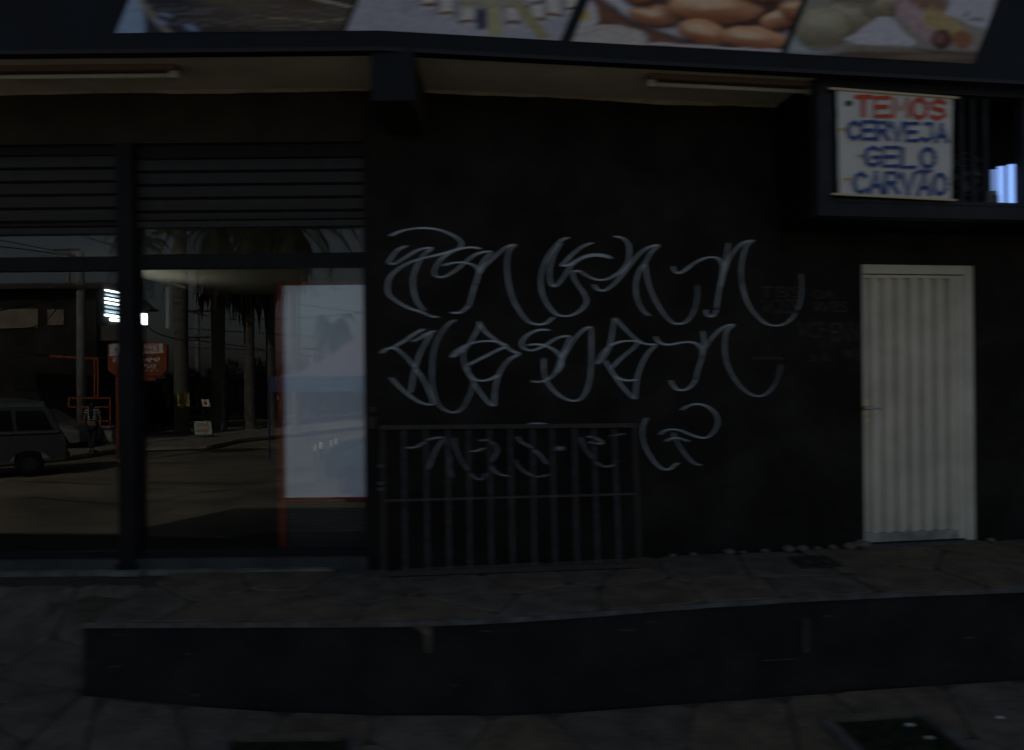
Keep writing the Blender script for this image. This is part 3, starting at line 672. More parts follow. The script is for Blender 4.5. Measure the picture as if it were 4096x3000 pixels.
def sm(x, a, b): t = np.clip((x - a) / (b - a), 0, 1); return t * t * (3 - 2 * t)
class Paint:
    def __init__(s, X, Y, base): s.X = X + np.array([7 * mnoise.noise(Vector((a * .018, b * .03, 2))) for a, b in zip(X, Y)]); s.Y = Y + np.array([9 * mnoise.noise(Vector((a * .014, b * .02, 8))) * min(1, max(0, (260 - b) / 200)) for a, b in zip(X, Y)]); s.C = np.ones((len(X), 3)) * np.array(base)
    def mix(s, c, a): s.C = s.C * (1 - a[:, None]) + (np.array(c) if np.ndim(c) == 1 else c) * a[:, None]
    def ell(s, cx, cy, rx, ry, c, soft=.18, rot=0, c2=None, al=1):
        co, si = math.cos(rot), math.sin(rot); u = ((s.X - cx) * co + (s.Y - cy) * si) / rx; v = (-(s.X - cx) * si + (s.Y - cy) * co) / ry
        r = np.sqrt(u * u + v * v); a = (1 - sm(r, 1 - soft, 1 + soft)) * al
        if c2 is not None: t = sm(v, -.7, .9)[:, None]; c = np.array(c) * (1 - t) + np.array(c2) * t
        s.mix(c, a)
    def line(s, pts, w_, c, al=1):
        best = np.full(len(s.X), 1e9)
        for (x0, y0), (x1, y1) in zip(pts[:-1], pts[1:]):
            dx, dy = x1 - x0, y1 - y0; t = np.clip(((s.X - x0) * dx + (s.Y - y0) * dy) / (dx * dx + dy * dy + 1e-9), 0, 1)
            best = np.minimum(best, np.hypot(s.X - x0 - t * dx, s.Y - y0 - t * dy))
        s.mix(c, (1 - sm(best, w_ * .5 - 3, w_ * .5 + 3)) * al)
    def poly(s, pts, c, soft=4, al=1):
        a = np.ones(len(s.X)); n_ = len(pts)
        for i in range(n_):
            (x0, y0), (x1, y1) = pts[i], pts[(i + 1) % n_]; l = math.hypot(x1 - x0, y1 - y0)
            dd = ((x1 - x0) * (s.Y - y0) - (y1 - y0) * (s.X - x0)) / l; a = np.minimum(a, sm(dd, -soft, soft))
        s.mix(c, a * al)
def pic1(X, Y):
    p = Paint(X, Y, (.026, .028, .042)); p.ell(1250, 90, 480, 160, (.05, .036, .026), .6)
    p.ell(1180, 60, 330, 60, (.1, .07, .045), .5); p.ell(960, -20, 190, 50, (.12, .1, .06), .5)
    p.poly([(300, -700), (520, -700), (572, 20), (596, 100), (592, 300), (300, 300)], (.3, .42, .6), 10)
    p.line([(556, -10), (600, 55), (640, 100), (690, 145)], 26, (.3, .27, .22), .8)
    for k in range(9):
        y0 = 12 + k * 11; p.line([(560 + 12 * k, y0), (700 + 8 * k, y0 + 12 - k), (900, y0 + 20 - 2.2 * k), (1080, y0 + 6 + k), (1240, y0 + 18), (1400, y0 + 2)], 4, (.2, .18, .17) if k % 2 else (.12, .13, .17), .6)
    p.line([(1230, -10), (1330, 12), (1405, 28)], 9, (.5, .48, .38), .8); p.line([(1000, 78), (1180, 76), (1290, 86), (1390, 74)], 4, (.42, .35, .12), .7)
    for x, y in ((660, 60), (760, 105), (640, 90), (770, 118)): p.ell(x, y, 26, 7, (.24, .3, .5), .6, .2)
    return p.C
def pic2(X, Y):
    p = Paint(X, Y, (.42, .42, .5)); p.ell(1900, -20, 330, 150, (.5, .5, .56), .25); p.ell(1870, -60, 300, 150, (.2, .21, .26), .35, al=.5)
    p.ell(1625, 30, 28, 24, (.3, .31, .4), .6, al=.5)
    for cx, cy in ((1712, -12), (1785, 22), (1868, 55), (1965, 5), (2052, 62), (2130, -6), (2215, 28), (2290, 0), (2150, 50), (1650, -60), (1750, -80), (1900, -70), (2050, -60), (2200, -60)):
        p.poly([(cx - 34, cy - 45), (cx + 34, cy - 45), (cx + 34, cy + 38), (cx - 34, cy + 38)], (.1, .1, .13), 9)
        p.poly([(cx - 28, cy - 34), (cx + 28, cy - 34), (cx + 28, cy + 30), (cx - 28, cy + 30)], (.62, .6, .57), 7)
        p.ell(cx, cy + 30, 30, 7, (.18, .08, .05), .4); p.ell(cx, cy + 42, 32, 8, (.6, .58, .56), .4, al=.6)
    p.poly([(1905, 40), (1948, 40), (1948, 115), (1905, 115)], (.045, .055, .09), 7)
    p.poly([(1950, 22), (2000, 22), (2008, 150), (1958, 150)], (.46, .42, .24), 6); p.poly([(2045, 10), (2085, 5), (2205, 152), (2150, 156)], (.38, .33, .17), 6)
    p.poly([(1830, -10), (2080, -16), (2070, 26), (1850, 34)], (.36, .34, .22), 9, .8)
    return p.C
def food(p, cx, cy, rx, ry, rot=0.):
    p.ell(cx + 4, cy + ry * .35, rx * 1.06, ry * 1.05, (.07, .03, .02), .3, rot); p.ell(cx, cy, rx, ry, (.75, .4, .22), .12, rot, c2=(.28, .09, .035)); p.ell(cx - rx * .2, cy - ry * .3, rx * .55, ry * .36, (.85, .62, .42), .6, rot, al=.8)
def pic3(X, Y):
    p = Paint(X, Y, (.2, .085, .05)); p.line([(2300, 60), (2420, 90), (2560, 130)], 10, (.1, .04, .03), .6)
    p.ell(2330, 60, 62, 66, (.58, .56, .62), .12); p.ell(2336, 62, 26, 20, (.6, .5, .1), .5)
    p.ell(2420, 160, 170, 62, (.56, .52, .5), .1); p.line([(2300, 140), (2420, 118), (2480, 140)], 8, (.4, .34, .33), .6)
    p.ell(2990, -150, 660, 345, (.1, .07, .07), .03); p.ell(2990, -158, 640, 338, (.6, .59, .66), .03); p.ell(2990, -170, 540, 292, (.48, .46, .5), .06); p.ell(3010, -150, 480, 300, (.09, .04, .03), .12)
    for a in ((2620, 58, 100, 44, .12), (2905, -25, 90, 60, 0), (2770, -20, 90, 40, 0), (2860, 30, 190, 62, .05), (3130, 70, 90, 36, -.3), (3180, 30, 60, 40, 0), (2815, 128, 100, 48, .25), (3015, 152, 130, 46, .12), (2560, -40, 80, 50, 0), (3060, -60, 130, 60, 0)): food(p, *a)
    p.line([(2600, 172), (2700, 178), (2900, 192), (3080, 200), (3160, 206)], 9, (.65, .66, .72), .9)
    return p.C
def pic4(X, Y):
    p = Paint(X, Y, (.3, .28, .25)); p.poly([(3100, 168), (3600, 190), (3950, 210), (3950, 420), (3100, 420)], (.11, .075, .055), 12)
    p.ell(3250, 185, 130, 34, (.34, .4, .46), .4); p.ell(3200, 120, 60, 90, (.4, .42, .4), .5, al=.6)
    for cx, cy, rx, ry in ((3400, 60, 90, 80), (3520, 15, 70, 60), (3290, 110, 105, 82), (3420, -40, 100, 60), (3600, 5, 60, 40)):
        p.ell(cx + 3, cy + 8, rx * 1.04, ry * 1.04, (.12, .1, .06), .2); p.ell(cx, cy, rx, ry, (.44, .41, .28), .15, c2=(.2, .17, .1)); p.ell(cx - 10, cy - ry * .35, rx * .5, ry * .3, (.52, .49, .38), .6, al=.6)
    p.ell(3690, 20, 110, 36, (.24, .14, .09), .3)
    p.poly([(3512, 66), (3560, 70), (3665, 172), (3640, 186), (3430, 178), (3380, 160)], (.55, .55, .62), 6)
    p.poly([(3820, -40), (3990, -40), (3950, 120), (3780, 60)], (.52, .52, .6), 8)
    for k in range(5): p.line([(3850 + 3 * k, 40 + 9 * k), (3940, 52 + 9 * k)], 3, (.07, .07, .1), .8)
    p.line([(3625, 42), (3760, 150)], 86, (.42, .3, .32)); p.line([(3630, 30), (3720, 100)], 26, (.5, .4, .42), .6); p.line([(3725, 66), (3850, 150)], 76, (.46, .34, .16)); p.ell(3852, 158, 40, 36, (.3, .12, .06), .2); p.ell(3766, 158, 42, 40, (.1, .03, .03), .2); p.ell(3758, 150, 22, 20, (.22, .1, .09), .4)
    p.poly([(3230, 182), (3600, 180), (3700, 210), (3300, 205)], (.3, .26, .2), 7, .6); p.ell(3720, 228, 140, 12, (.22, .15, .09), .5, al=.8)
    return p.C
def grain(P): return np.array([1 + .16 * mnoise.noise(Vector((p[0] * .03, p[1] * .06, 1))) + .14 * mnoise.noise(Vector((p[0] * .09, p[1] * .2, 4))) for p in P])[:, None]
for x0b, x1b, x0t, x1t, yb, fn, lb in ((462, 1368, 518, 1424, 136, pic1, 'photograph of noodles and a pale glass on dark blue'), (1384, 2240, 1452, 2330, 150, pic2, 'photograph of sushi rolls on a white plate'),
                                       (2288, 3122, 2360, 3196, 184, pic3, 'photograph of golden fried croquettes on a plate'), (3146, 3892, 3222, 3972, 228, pic4, 'photograph of pale dumplings with ham and cheese rolls')):
    z0 = 3.315; aL, _ = a_of(x0b, yb, FF + .004); aR, _ = a_of(x1b, yb, FF + .004)
    slope = .43; zs = [z0 + .011 * i for i in range(30)] + [z0 + .33 + .03 * i for i in range(1, 20)]; nu = int((aR - aL) / .011)
    V = []; 
    for z in zs:
        for i in range(nu + 1):
            a = aL + (aR - aL) * i / nu + (z - z0) * slope; V.append(sgn(a, z, FF + .004))
    P = np.array([project(v) for v in V]); C = fn(P[:, 0], P[:, 1])
    m = MB(); m.add(V, [(j * (nu + 1) + i, j * (nu + 1) + i + 1, (j + 1) * (nu + 1) + i + 1, (j + 1) * (nu + 1) + i) for j in range(len(zs) - 1) for i in range(nu)])
    o = m.build('food_photo', M['print'], sb, label=lb)
    at = o.data.attributes.new('print', 'FLOAT_COLOR', 'POINT'); at.data.foreach_set('color', np.concatenate([np.clip(C * 1.08 * grain(P), 0, .85), np.ones((len(C), 1))], 1).ravel())

# ------------------------------------------------------------------ steel cage with the banner
CO = .58
cg = thing('steel_cage', 'projecting dark steel window cage with vertical bars above the cream door', 'window cage', RP(pR(3700, 860, CO)[0], CO / 2, pR(3300, 862, CO)[1]))
g0 = pR(3272, 600, CO)[0]; g1 = pR(3334, 600, CO)[0]; gz0 = pR(3300, 862, CO)[1]; gz1 = pR(3300, 800, CO)[1]; gR = 9.0
m = MB(); m.box(RP, g0, g1, CO - .1, CO, gz0, SOF - .003); m.build('corner_post', M['cage'], cg)
m = MB(); m.box(RP, g1, gR, CO - .1, CO + .0, gz0, gz1); m.box(RP, g1, gR, CO - .006, CO + .006, gz1 - .012, gz1 + .012); m.build('lower_beam', M['cage'], cg)
m = MB(); m.box(RP, g1, gR, CO - .1, CO, SOF - .07, SOF - .003); m.build('upper_beam', M['cage'], cg)
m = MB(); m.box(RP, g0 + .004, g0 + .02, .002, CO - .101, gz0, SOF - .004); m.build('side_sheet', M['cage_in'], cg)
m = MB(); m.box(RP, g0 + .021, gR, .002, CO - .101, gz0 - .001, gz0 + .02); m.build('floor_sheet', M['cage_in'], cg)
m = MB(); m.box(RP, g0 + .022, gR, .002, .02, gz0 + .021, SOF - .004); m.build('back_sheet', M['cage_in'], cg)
m = MB(); m.box(RP, g0 + .022, gR, .021, CO - .101, SOF - .02, SOF - .005); m.build('soffit_blackout_sheet', M['cage_in'], cg)  # black sheet added to darken the lit soffit seen through the bars
pa = pR(4098, 600, CO)[0]; m = MB(); m.box(RP, pa, pa + .1, CO - .09, CO - .01, gz1, SOF - .071); m.build('corner_post', M['cage'], cg)
for px in (3390, 3460, 3530, 3600, 3670, 3740, 3842, 3888, 3938, 4160, 4220):
    a = pR(px, 600, CO - .05)[0]; m = MB(); m.box(RP, a - .014, a + .014, CO - .064, CO - .036, gz1 + .001, SOF - .0715); m.build('bar', M['cage'], cg)
# things standing inside the cage
def incage(px0, px1, py0, py1, o):
    a0, z1 = pR(px0, py0, o); a1, z0 = pR(px1, py1, o); return a0, a1, z0, z1
def stander(name, label, cat, px0, px1, py0, py1, mt, group=None):
    a0, a1, z0, z1 = incage(px0, px1, py0, py1, .4); z0 = gz0 + .021
    return a0, a1, z0, z1
lit_spec = [(3972, 4000, 668, 'lit2', 'short pale blue lit tube, the lowest of three in the cage'), (3999, 4030, 655, 'lit', 'middle pale blue lit tube, tallest but one in the cage'), (4036, 4081, 648, 'lit', 'brightest and widest blue-white lit tube beside the cage corner post')]
for px0, px1, py0, mt, lb in lit_spec:
    a0, z1 = pR(px0, py0, .47); a1, _ = pR(px1, py0, .47); z0 = gz0 + .022
    if mt == 'lit2': z0 = pR(px0, 778, .47)[1]
    t = thing('lit_tube', lb, 'lit tube', RP((a0 + a1) / 2, .45, z0), 'blue-white lit tubes in the cage')
    r = (a1 - a0) / 2 * .6; c = RP((a0 + a1) / 2, .445, 0)
    l_ = lathe([(r, 0.012), (r, z1 - z0 - .012)], (c.x, c.y, z0), 16); l_.build('tube', M[mt], t, smooth=False)
    l_ = lathe([(r * 1.05, 0), (r * 1.05, .012)], (c.x, c.y, z0), 16); l_.build('cap', M['greybox'], t)
    if mt == 'lit2':
        m = MB(); m.box(RP, a0, a1, .4, .46, gz0 + .021, z0 - .001); m.build('stand', M['greybox'], t)
a0, z1 = pR(3905, 778, .4); a1, _ = pR(3962, 778, .4)
t = thing('metal_box', 'small dull grey metal box on the cage floor left of the lit tubes', 'box', RP((a0 + a1) / 2, .4, gz0 + .021))
m = MB(); m.box(RP, a0, a1, .3, .46, gz0 + .021, z1); m.build('case', M['greybox'], t); m = MB(); m.box(RP, a0 - .004, a1 + .004, .296, .464, z1 + .0005, z1 + .014); m.build('lid', M['greybox'], t)
fa, fz = pR(3850, 700, .38); fc = RP(fa, .38, fz)
t = thing('desk_fan', 'dusty round fan half hidden behind the right edge of the banner', 'fan', RP(fa, .38, gz0 + .021))
M['dust'] = mat('dusty_fan_metal', (.12, .11, .1), .6, .3, noise=20, amt=.5)
m = MB()
for k in range(3): 
    r = .06 + .045 * k; m.tube([fc + E2 * (r * math.cos(q * math.pi / 12)) + ZV * (r * math.sin(q * math.pi / 12)) + N2 * .03 for q in range(25)], .003, 5, False)
for q in range(16): m.tube([fc + N2 * .035, fc + E2 * (.15 * math.cos(q * math.pi / 8)) + ZV * (.15 * math.sin(q * math.pi / 8)) + N2 * .02], .002, 4)
m.build('guard', M['dust'], t, kind='stuff')
for k in range(4):
    q = k * math.pi / 2; d = E2 * math.cos(q) + ZV * math.sin(q); d2 = E2 * math.cos(q + .6) + ZV * math.sin(q + .6); m = MB()
    m.add([fc + d * .02, fc + d * .13 + N2 * .01, fc + d2 * .12 - N2 * .012, fc + d2 * .02], [(0, 1, 2, 3)]); m.build('blade', M['dust'], t)
m = MB(); m.tube([RP(fa, .38, gz0 + .03), RP(fa, .38, fz - .02)], .014, 8); m.build('stem', M['dust'], t)
m = lathe([(.09, 0), (.085, .02), (.02, .03)], RP(fa, .38, gz0 + .021), 16); m.build('foot', M['dust'], t)

BO = CO + .03
BQ = lambda px, py, o=BO: (lambda q: RP(q[0], o, q[1]))(pR(px, py, o))
bn = thing('hanging_banner', 'white hand-lettered banner reading TEMOS CERVEJA GELO CARVAO hung on the steel cage', 'banner', BQ(3580, 790))
tl, tr, bl, br = BQ(3350, 360), BQ(3812, 394), BQ(3358, 780), BQ(3806, 797)
def cloth(u, v):
    p = (bl.lerp(br, u)).lerp(tl.lerp(tr, u), v); k = .004 * math.sin(u * 19 + v * 2) * (1 - v) + .003 * mnoise.noise(Vector((u * 4, v * 4, 0)))
    edge = .006 * mnoise.noise(Vector((v * 7, u * 2, 3))) * (abs(u - .5) * 2) ** 3
    return p + N2 * (k * .5 - .006) + E2 * edge
c_ = grid_mesh(cloth, [i / 20 for i in range(21)], [i / 20 for i in range(21)]); c_.build('sheet', M['cloth'], bn, smooth=True)
for p, q in ((BQ(3318, 354), BQ(3830, 392)), (BQ(3330, 776), BQ(3822, 801))):
    m = MB(); m.beam(p, q, .016, .014); m.build('batten', M['wood'], bn)
GL = dict(T=[[(0, 1), (1, 1)], [(.5, 1), (.5, 0)]], E=[[(1, 1), (0, 1), (0, 0), (1, 0)], [(0, .5), (.85, .5)]], M=[[(0, 0), (.06, 1), (.5, .4), (.94, 1), (1, 0)]],
          O=[[(.5 + .5 * math.sin(k * .5236), .5 + .5 * math.cos(k * .5236)) for k in range(13)]], S=[[(.95, .85), (.5, 1), (.08, .82), (.15, .58), (.85, .43), (.95, .18), (.5, 0), (.03, .12)]],
          C=[[(.95, .82), (.6, 1), (.2, .85), (0, .5), (.2, .14), (.6, 0), (.97, .18)]], R=[[(0, 0), (0, 1), (.75, 1), (.95, .78), (.75, .5), (0, .5)], [(.45, .5), (1, 0)]], V=[[(0, 1), (.5, 0), (1, 1)]],
          J=[[(.35, 1), (.95, 1), (.9, .2), (.5, 0), (.05, .15)]], A=[[(0, 0), (.5, 1), (1, 0)], [(.2, .34), (.8, .34)]], G=[[(.95, .85), (.55, 1), (.15, .85), (0, .5), (.18, .12), (.6, 0), (.97, .15), (.97, .45), (.55, .45)]], L=[[(0, 1), (0, 0), (.9, 0)]])
def painted(body, x0, x1, y0, y1, dy, mt):
    n_ = len(body); cw = (x1 - x0) / n_; rr = random.Random(body)
    for i, ch in enumerate(body):
        lx = x0 + cw * i + cw * .12; lw = cw * .76; yy = dy * (i + .5) / n_; m = MB(); jig = rr.uniform(-.03, .03); th = (.0098 if ch == 'M' else .0145) if mt == 'red' else .0138
        base = 'A' if ch == chr(0xC3) else ch; strokes = list(GL[base])
        if ch == chr(0xC3): strokes = strokes + [[(.0, 1.13), (.35, 1.19), (.65, 1.12), (1, 1.18)]]
        for sidx, sk_ in enumerate(strokes):
            pts = [BQ(lx + u * lw, y1 + yy - (v + jig) * (y1 - y0)) + N2 * .004 for u, v in sk_]
            k0 = len(m.v); m.tube(pts, th * (.5 if v_ > 1.1 else 1) if (v_ := sk_[0][1]) else th, 6)
            for q in pts:
                m.v += [q + E2 * (th * math.cos(a * math.pi / 4)) + ZV * (th * math.sin(a * math.pi / 4)) for a in range(8)]; m.f.append(tuple(range(len(m.v) - 8, len(m.v))))
            ref = BQ(lx, y1)
            for vi in range(k0, len(m.v)):
                o_ = (m.v[vi] - K).dot(N2); m.v[vi] = m.v[vi] + N2 * ((BO + .0045 + (o_ - BO - .004) * .05 + .0002 * sidx + .00001 * (vi - k0)) - o_)
        m.build('painted_letter', M[mt], bn)
for body, x0, x1, y0, y1, dy, mt in (('TEMOS', 3416, 3790, 378, 462, 22, 'red'), ('CERVEJA', 3384, 3796, 480, 558, 14, 'blue'), ('GELO', 3452, 3748, 584, 668, 7, 'blue'), ('CARV\u00c3O', 3408, 3792, 684, 774, 9, 'blue')):
    painted(body, x0, x1, y0 + 5, y1 - 5, dy, mt)
for px, py, rx, ry, mt in ((3395, 413, 14, 12, 'dot'), (3370, 516, 12, 5, 'ochre'), (3441, 622, 12, 5, 'ochre'), (3390, 716, 14, 5, 'ochre')):
    m = MB(); m.add([BQ(px + rx * math.cos(k * .7), py + ry * math.sin(k * .7)) + N2 * .003 for k in range(9)], [tuple(range(9))]); m.build('painted_mark', M[mt], bn)
for px in (3400, 3760):
    m = MB(); m.tube([BQ(px, 360 + (px - 3350) * .07), RP(pR(px, 330, BO)[0], CO - .002, SOF - .02)], .0025, 5); m.build('cord', M['wire'], bn)

# ------------------------------------------------------------------ cream door
dr = thing('steel_door', 'cream folded-sheet steel door with a lever handle and dirty foot rail', 'door', RP((dL + dR) / 2, 0, 0))
dz = pR(3460, 2182, 0)[1]; dz = min(dz, .0)
JL = pR(3464, 1500)[0]; JR = pR(3868, 1500)[0]; zt2 = pR(3600, 1094)[1]; zbr = pR(3600, 2132)[1]
m = MB(); m.box(RP, dL + .001, JL, -.09, -.012, dz, dT - .001); m.box(RP, JR, dR - .001, -.09, -.018, dz, dT - .001); m.box(RP, JL, JR, -.09, -.018, zt2, dT - .001); m.build('door_frame', M['door'], dr)
m = MB(); lf0, lf1 = JL + .004, pR(3838, 1500)[0]; N_ = 7; V = []; prof = []
per = (lf1 - lf0 - .01) / N_
prof.append((lf0, -.03))
for k in range(N_):
    b0 = lf0 + .005 + k * per; prof += [(b0, -.03), (b0 + per * .16, -.068), (b0 + per * .46, -.068), (b0 + per * .6, -.03), (b0 + per * .98, -.03)]
prof.append((lf1, -.03)); z0, z1 = zbr, zt2 - .008; k = len(prof)
m.add([RP(a, o, z) for z in (z0, z1) for a, o in prof], [(i, i + 1, i + 1 + k, i + k) for i in range(k - 1)]); m.build('folded_panel', M['door'], dr)
m = MB(); m.box(RP, lf1 + .001, JR - .003, -.055, -.024, dz + .02, zt2 - .008); m.build('lock_stile', M['door'], dr)
m = MB(); m.box(RP, lf0, lf1, -.058, -.022, dz + .02, zbr - .001); m.build('foot_rail', M['door_dirt'], dr)
m = MB(); m.box(RP, lf0, lf1, -.052, -.0275, zt2 - .03, zt2 - .0085); m.build('top_rail', M['door'], dr)
for y0, y1 in ((1602, 1624), (1642, 1662), (1674, 1688)):
    a0, z1 = pR(3458, y0, .013); a1, z0 = pR(3481, y1, .013); m = MB(); m.box(RP, a0, a1, -.029, -.004, z0, z1); m.build('lock_plate', M['brass'], dr)
hz = pR(3470, 1633, .03)[1]; h0 = pR(3462, 1633, .05)[0]; h1 = pR(3520, 1633, .05)[0]
m = MB(); m.tube([RP(h0, .012, hz), RP(h0, .055, hz)], .01, 8); m.tube([RP(h0 - .005, .055, hz), RP(h0 + .05, .06, hz + .002), RP(h1, .05, hz - .002)], [.011, .009, .007], 8); m.build('handle', M['chrome'], dr, smooth=True)
m = MB(); m.box(RP, dL - .02, dR + .02, -.09, .09, -.03, dz + .006); m.build('door_sill', M['worn'], dr)
m = MB(); m.box(RP, dL, dR, -.25, -.1, 0, dT); m.build('dark_reveal', M['in_dark'], dr)

# ------------------------------------------------------------------ loose grille leaning on the wall
BL, BR = pG(1536, 2308, .0), pG(2556, 2272, .0); TL, TR = on_wall(1530, 1722, .035), on_wall(2536, 1713, .035)
gr = thing('loose_grille', 'loose black steel window grille leaning against the graffiti wall', 'metal grille', (BL + BR) / 2)
def gq(u, v): return (BL.lerp(BR, u)).lerp(TL.lerp(TR, u), v) + ZV * .018
nrm = (BR - BL).cross(TL - BL).normalized()
def rail(p, q, w_, h_, name, mt): m = MB(); m.beam(p, q, w_, h_, up=nrm); m.build(name, M[mt], gr)
rail(gq(0, 0), gq(0, 1), .02, .036, 'side_rail', 'rust'); rail(gq(1, 0), gq(1, 1), .02, .036, 'side_rail', 'rust')
rail(gq(-.012, 0), gq(1.012, 0), .03, .046, 'bottom_rail', 'rust'); rail(gq(-.012, 1), gq(1.012, 1), .03, .03, 'top_rail', 'rust')
rail(gq(0, .492) - nrm * .002, gq(1, .498) - nrm * .002, .016, .02, 'middle_rail', 'rust')
for k in range(1, 12):
    u = k / 12 + random.uniform(-.003, .003); rail(gq(u, .02), gq(u + random.uniform(-.003, .003), .98), .018, .02, 'bar', 'bar')
for v in (.72, .60, .56): 
    m = MB(); p = gq(-.008, v); m.beam(p, p + (TL - BL).normalized() * .02, .03, .045, up=nrm); m.build('hinge', M['worn'], gr)

# ------------------------------------------------------------------ small things on the pavement
P4 = [pG(*p, 0) for p in ((3155, 2232), (3302, 2228), (3378, 2270), (3208, 2275))]
t = thing('drain_cover', 'dark square iron drain cover set in the platform below the graffiti', 'drain cover', P4[0])
m = MB(); m.prism([p + ZV * .012 for p in P4], [p - ZV * .01 for p in P4]); m.build('plate', M['iron'], t)
c0 = sum(P4, Vector()) / 4
for s in (-.5, .5):
    m = MB(); m.beam(c0 + (P4[1] - P4[0]) * s * .5 + ZV * .016, c0 + (P4[1] - P4[0]) * s * .5 + (P4[2] - P4[1]) * .2 + ZV * .016, .012); m.build('lifting_ring', M['worn'], t)
def lump(c, r, name, mt, parent=None, sq=.7, **tags):
    n1, n2 = 7, 5; V = []
    for j in range(n2):
        ph = math.pi * (j + .5) / n2 - math.pi / 2
        for i in range(n1):
            t_ = 2 * math.pi * i / n1; k = r * (1 + .35 * mnoise.noise(Vector((i * 1.3, j * 1.7, c.x * 9 + c.y))))
            V.append(c + Vector((k * 1.25 * math.cos(ph) * math.cos(t_), k * math.cos(ph) * math.sin(t_), k * sq * (math.sin(ph) + .8))))
    m = MB(); m.add(V, [(j * n1 + i, j * n1 + (i + 1) % n1, (j + 1) * n1 + (i + 1) % n1, (j + 1) * n1 + i) for j in range(n2 - 1) for i in range(n1)] + [tuple(reversed(range(n1))), tuple((n2 - 1) * n1 + i for i in range(n1))])
    return m.build(name, mt, parent, loc=c, **tags)
for i, (px, r) in enumerate(((2680, .018), (2762, .02), (2900, .032), (2960, .018), (3045, .022), (3135, .036), (3190, .034), (3255, .02), (3315, .026), (3378, .038), (3424, .04), (3940, .025))):
    a = pR(px, 2240 - (px - 2600) * .05, .0)[0]; c = RP(a, .03 + r, 0.0)
    if px == 3424: c = RP(a, .03 + r, .035)
    if px == 3424: c.z = .0; r = .05
    ordn = ['first', 'second', 'third', 'fourth', 'fifth', 'sixth', 'seventh', 'eighth', 'ninth', 'tenth', 'eleventh']
    lump(c, r, 'rubble_chunk', M['rubble'], label=(ordn[i] + ' pale render chunk along the wall foot, counted from the leaning grille') if i < 10 else ['largest pale render chunk, next to the foot of the cream door', 'lone pale render chunk on the far side of the cream door'][i - 10], category='rubble', group='render chunks along the wall foot')
def pit(P, label):
    Q = []
    for px, py in P:
        z = -.6
        for _ in range(12): q = pG(px, py, z); z = zg(q.x, q.y)
        Q.append(Vector((q.x, q.y, z)))
    c = sum(Q, Vector()) / len(Q); t = thing('planting_pit', label, 'planting pit', c); n_ = len(Q)
    m = MB(); m.add([q + ZV * .012 for q in Q], [tuple(range(n_))]); m.build('soil', M['soil'], t)
    for i in range(n_):
        a, b = Q[i], Q[(i + 1) % n_]; m = MB(); m.beam(a + ZV * .012, b + ZV * .012, .05, .04); m.build('border', M['worn'] if i % 2 else M['stone'], t)
    m = MB(); rr = random.Random(5)
    for _ in range(500):
        u, v = rr.random(), rr.random(); p = (Q[0].lerp(Q[1], u)).lerp(Q[3].lerp(Q[2], u), v) + ZV * .012; h = rr.uniform(.01, .05); d = Vector((rr.uniform(-.02, .02), rr.uniform(-.02, .02), h)); s_ = Vector((rr.uniform(-.004, .004), .003, 0))
        m.add([p - s_, p + s_, p + d], [(0, 1, 2)])
    m.build('grass', M['grass'], t, kind='stuff')
    return t, Q
p1, Q1 = pit([(3300, 2893), (3680, 2868), (3960, 3075), (3560, 3150)], 'square planting pit of dark soil in the sidewalk below the cream door')
p2, Q2 = pit([(905, 2968), (1395, 2962), (1500, 3160), (860, 3170)], 'square planting pit of dark soil in the sidewalk at the lower left')
for px, py, r in ((3640, 2915, .014), (3718, 2968, .014), (4000, 2884, .012)):
    z = -.6
    for _ in range(12): q = pG(px, py, z); z = zg(q.x, q.y)
    lump(Vector((q.x, q.y, z + .012)), r, 'litter_scrap', M['litter'], label={3640: 'larger crumpled white scrap on the dark soil of the right planting pit', 3718: 'smaller white scrap on the soil nearer the pit corner', 4000: 'tiny white scrap on the paving right of the planting pit'}[px], category='litter')

# ================================================================== the street opposite, seen mirrored in the glass
GZ = -1.21; FZ2 = -1.08
kp = [rg(-500, 1915), rg(270, 1843), rg(470, 1812), rg(600, 1808), rg(830, 1800), rg(962, 1770), rg(1250, 1740)]
m = MB(); far = [Vector((p.x * 1.0 - 60, -160, 0)) for p in (kp[0],)]
poly = [Vector((p.x, p.y, FZ2)) for p in kp] + [Vector((10, -60, FZ2)), Vector((10, -200, FZ2)), Vector((-200, -200, FZ2)), Vector((-200, kp[0].y + 2, FZ2))]
m.prism(list(reversed(poly)), [Vector((p.x, p.y, -1.4)) for p in reversed(poly)]); m.build('far_pavement', M['pave'], kind='structure')
fp = D.objects['far_pavement']
for a, b in zip(kp[:-1], kp[1:]):
    m = MB(); m.beam(Vector((a.x, a.y, FZ2 - .02)), Vector((b.x, b.y, FZ2 - .02)), .14, .1); m.build('kerb_stone', M['kerb'], fp)

# palms
def frond_geo(m, base, az, length, up, droop, rr, leaf=.55):
    d = Vector((math.cos(az), math.sin(az), 0)); pts = []
    for i in range(13):
        t = i / 12; pts.append(base + d * (length * (t - .12 * t * t)) + ZV * (up * math.sin(min(1, t * 1.1) * 1.5) - droop * t * t * t - droop * .4 * t * t))
    for i in range(12): m.add([pts[i] + ZV * .02, pts[i + 1] + ZV * .02, pts[i + 1] - ZV * .02, pts[i] - ZV * .02], [(0, 1, 2, 3)])
    side = Vector((-d.y, d.x, 0))
    for i in range(2, 34):
        t = i / 34; j = min(11, int(t * 12)); p = pts[j].lerp(pts[j + 1], t * 12 - j); tg = (pts[j + 1] - pts[j]).normalized()
        l = leaf * (1.15 - abs(t - .45)) * rr.uniform(.85, 1.1)
        for s in (-1, 1):
            tip = p + side * (s * l * .8) + tg * (l * .35) - ZV * (l * rr.uniform(.25, .75)); w_ = tg * .035
            m.add([p - w_, p + w_, tip], [(0, 1, 2)])
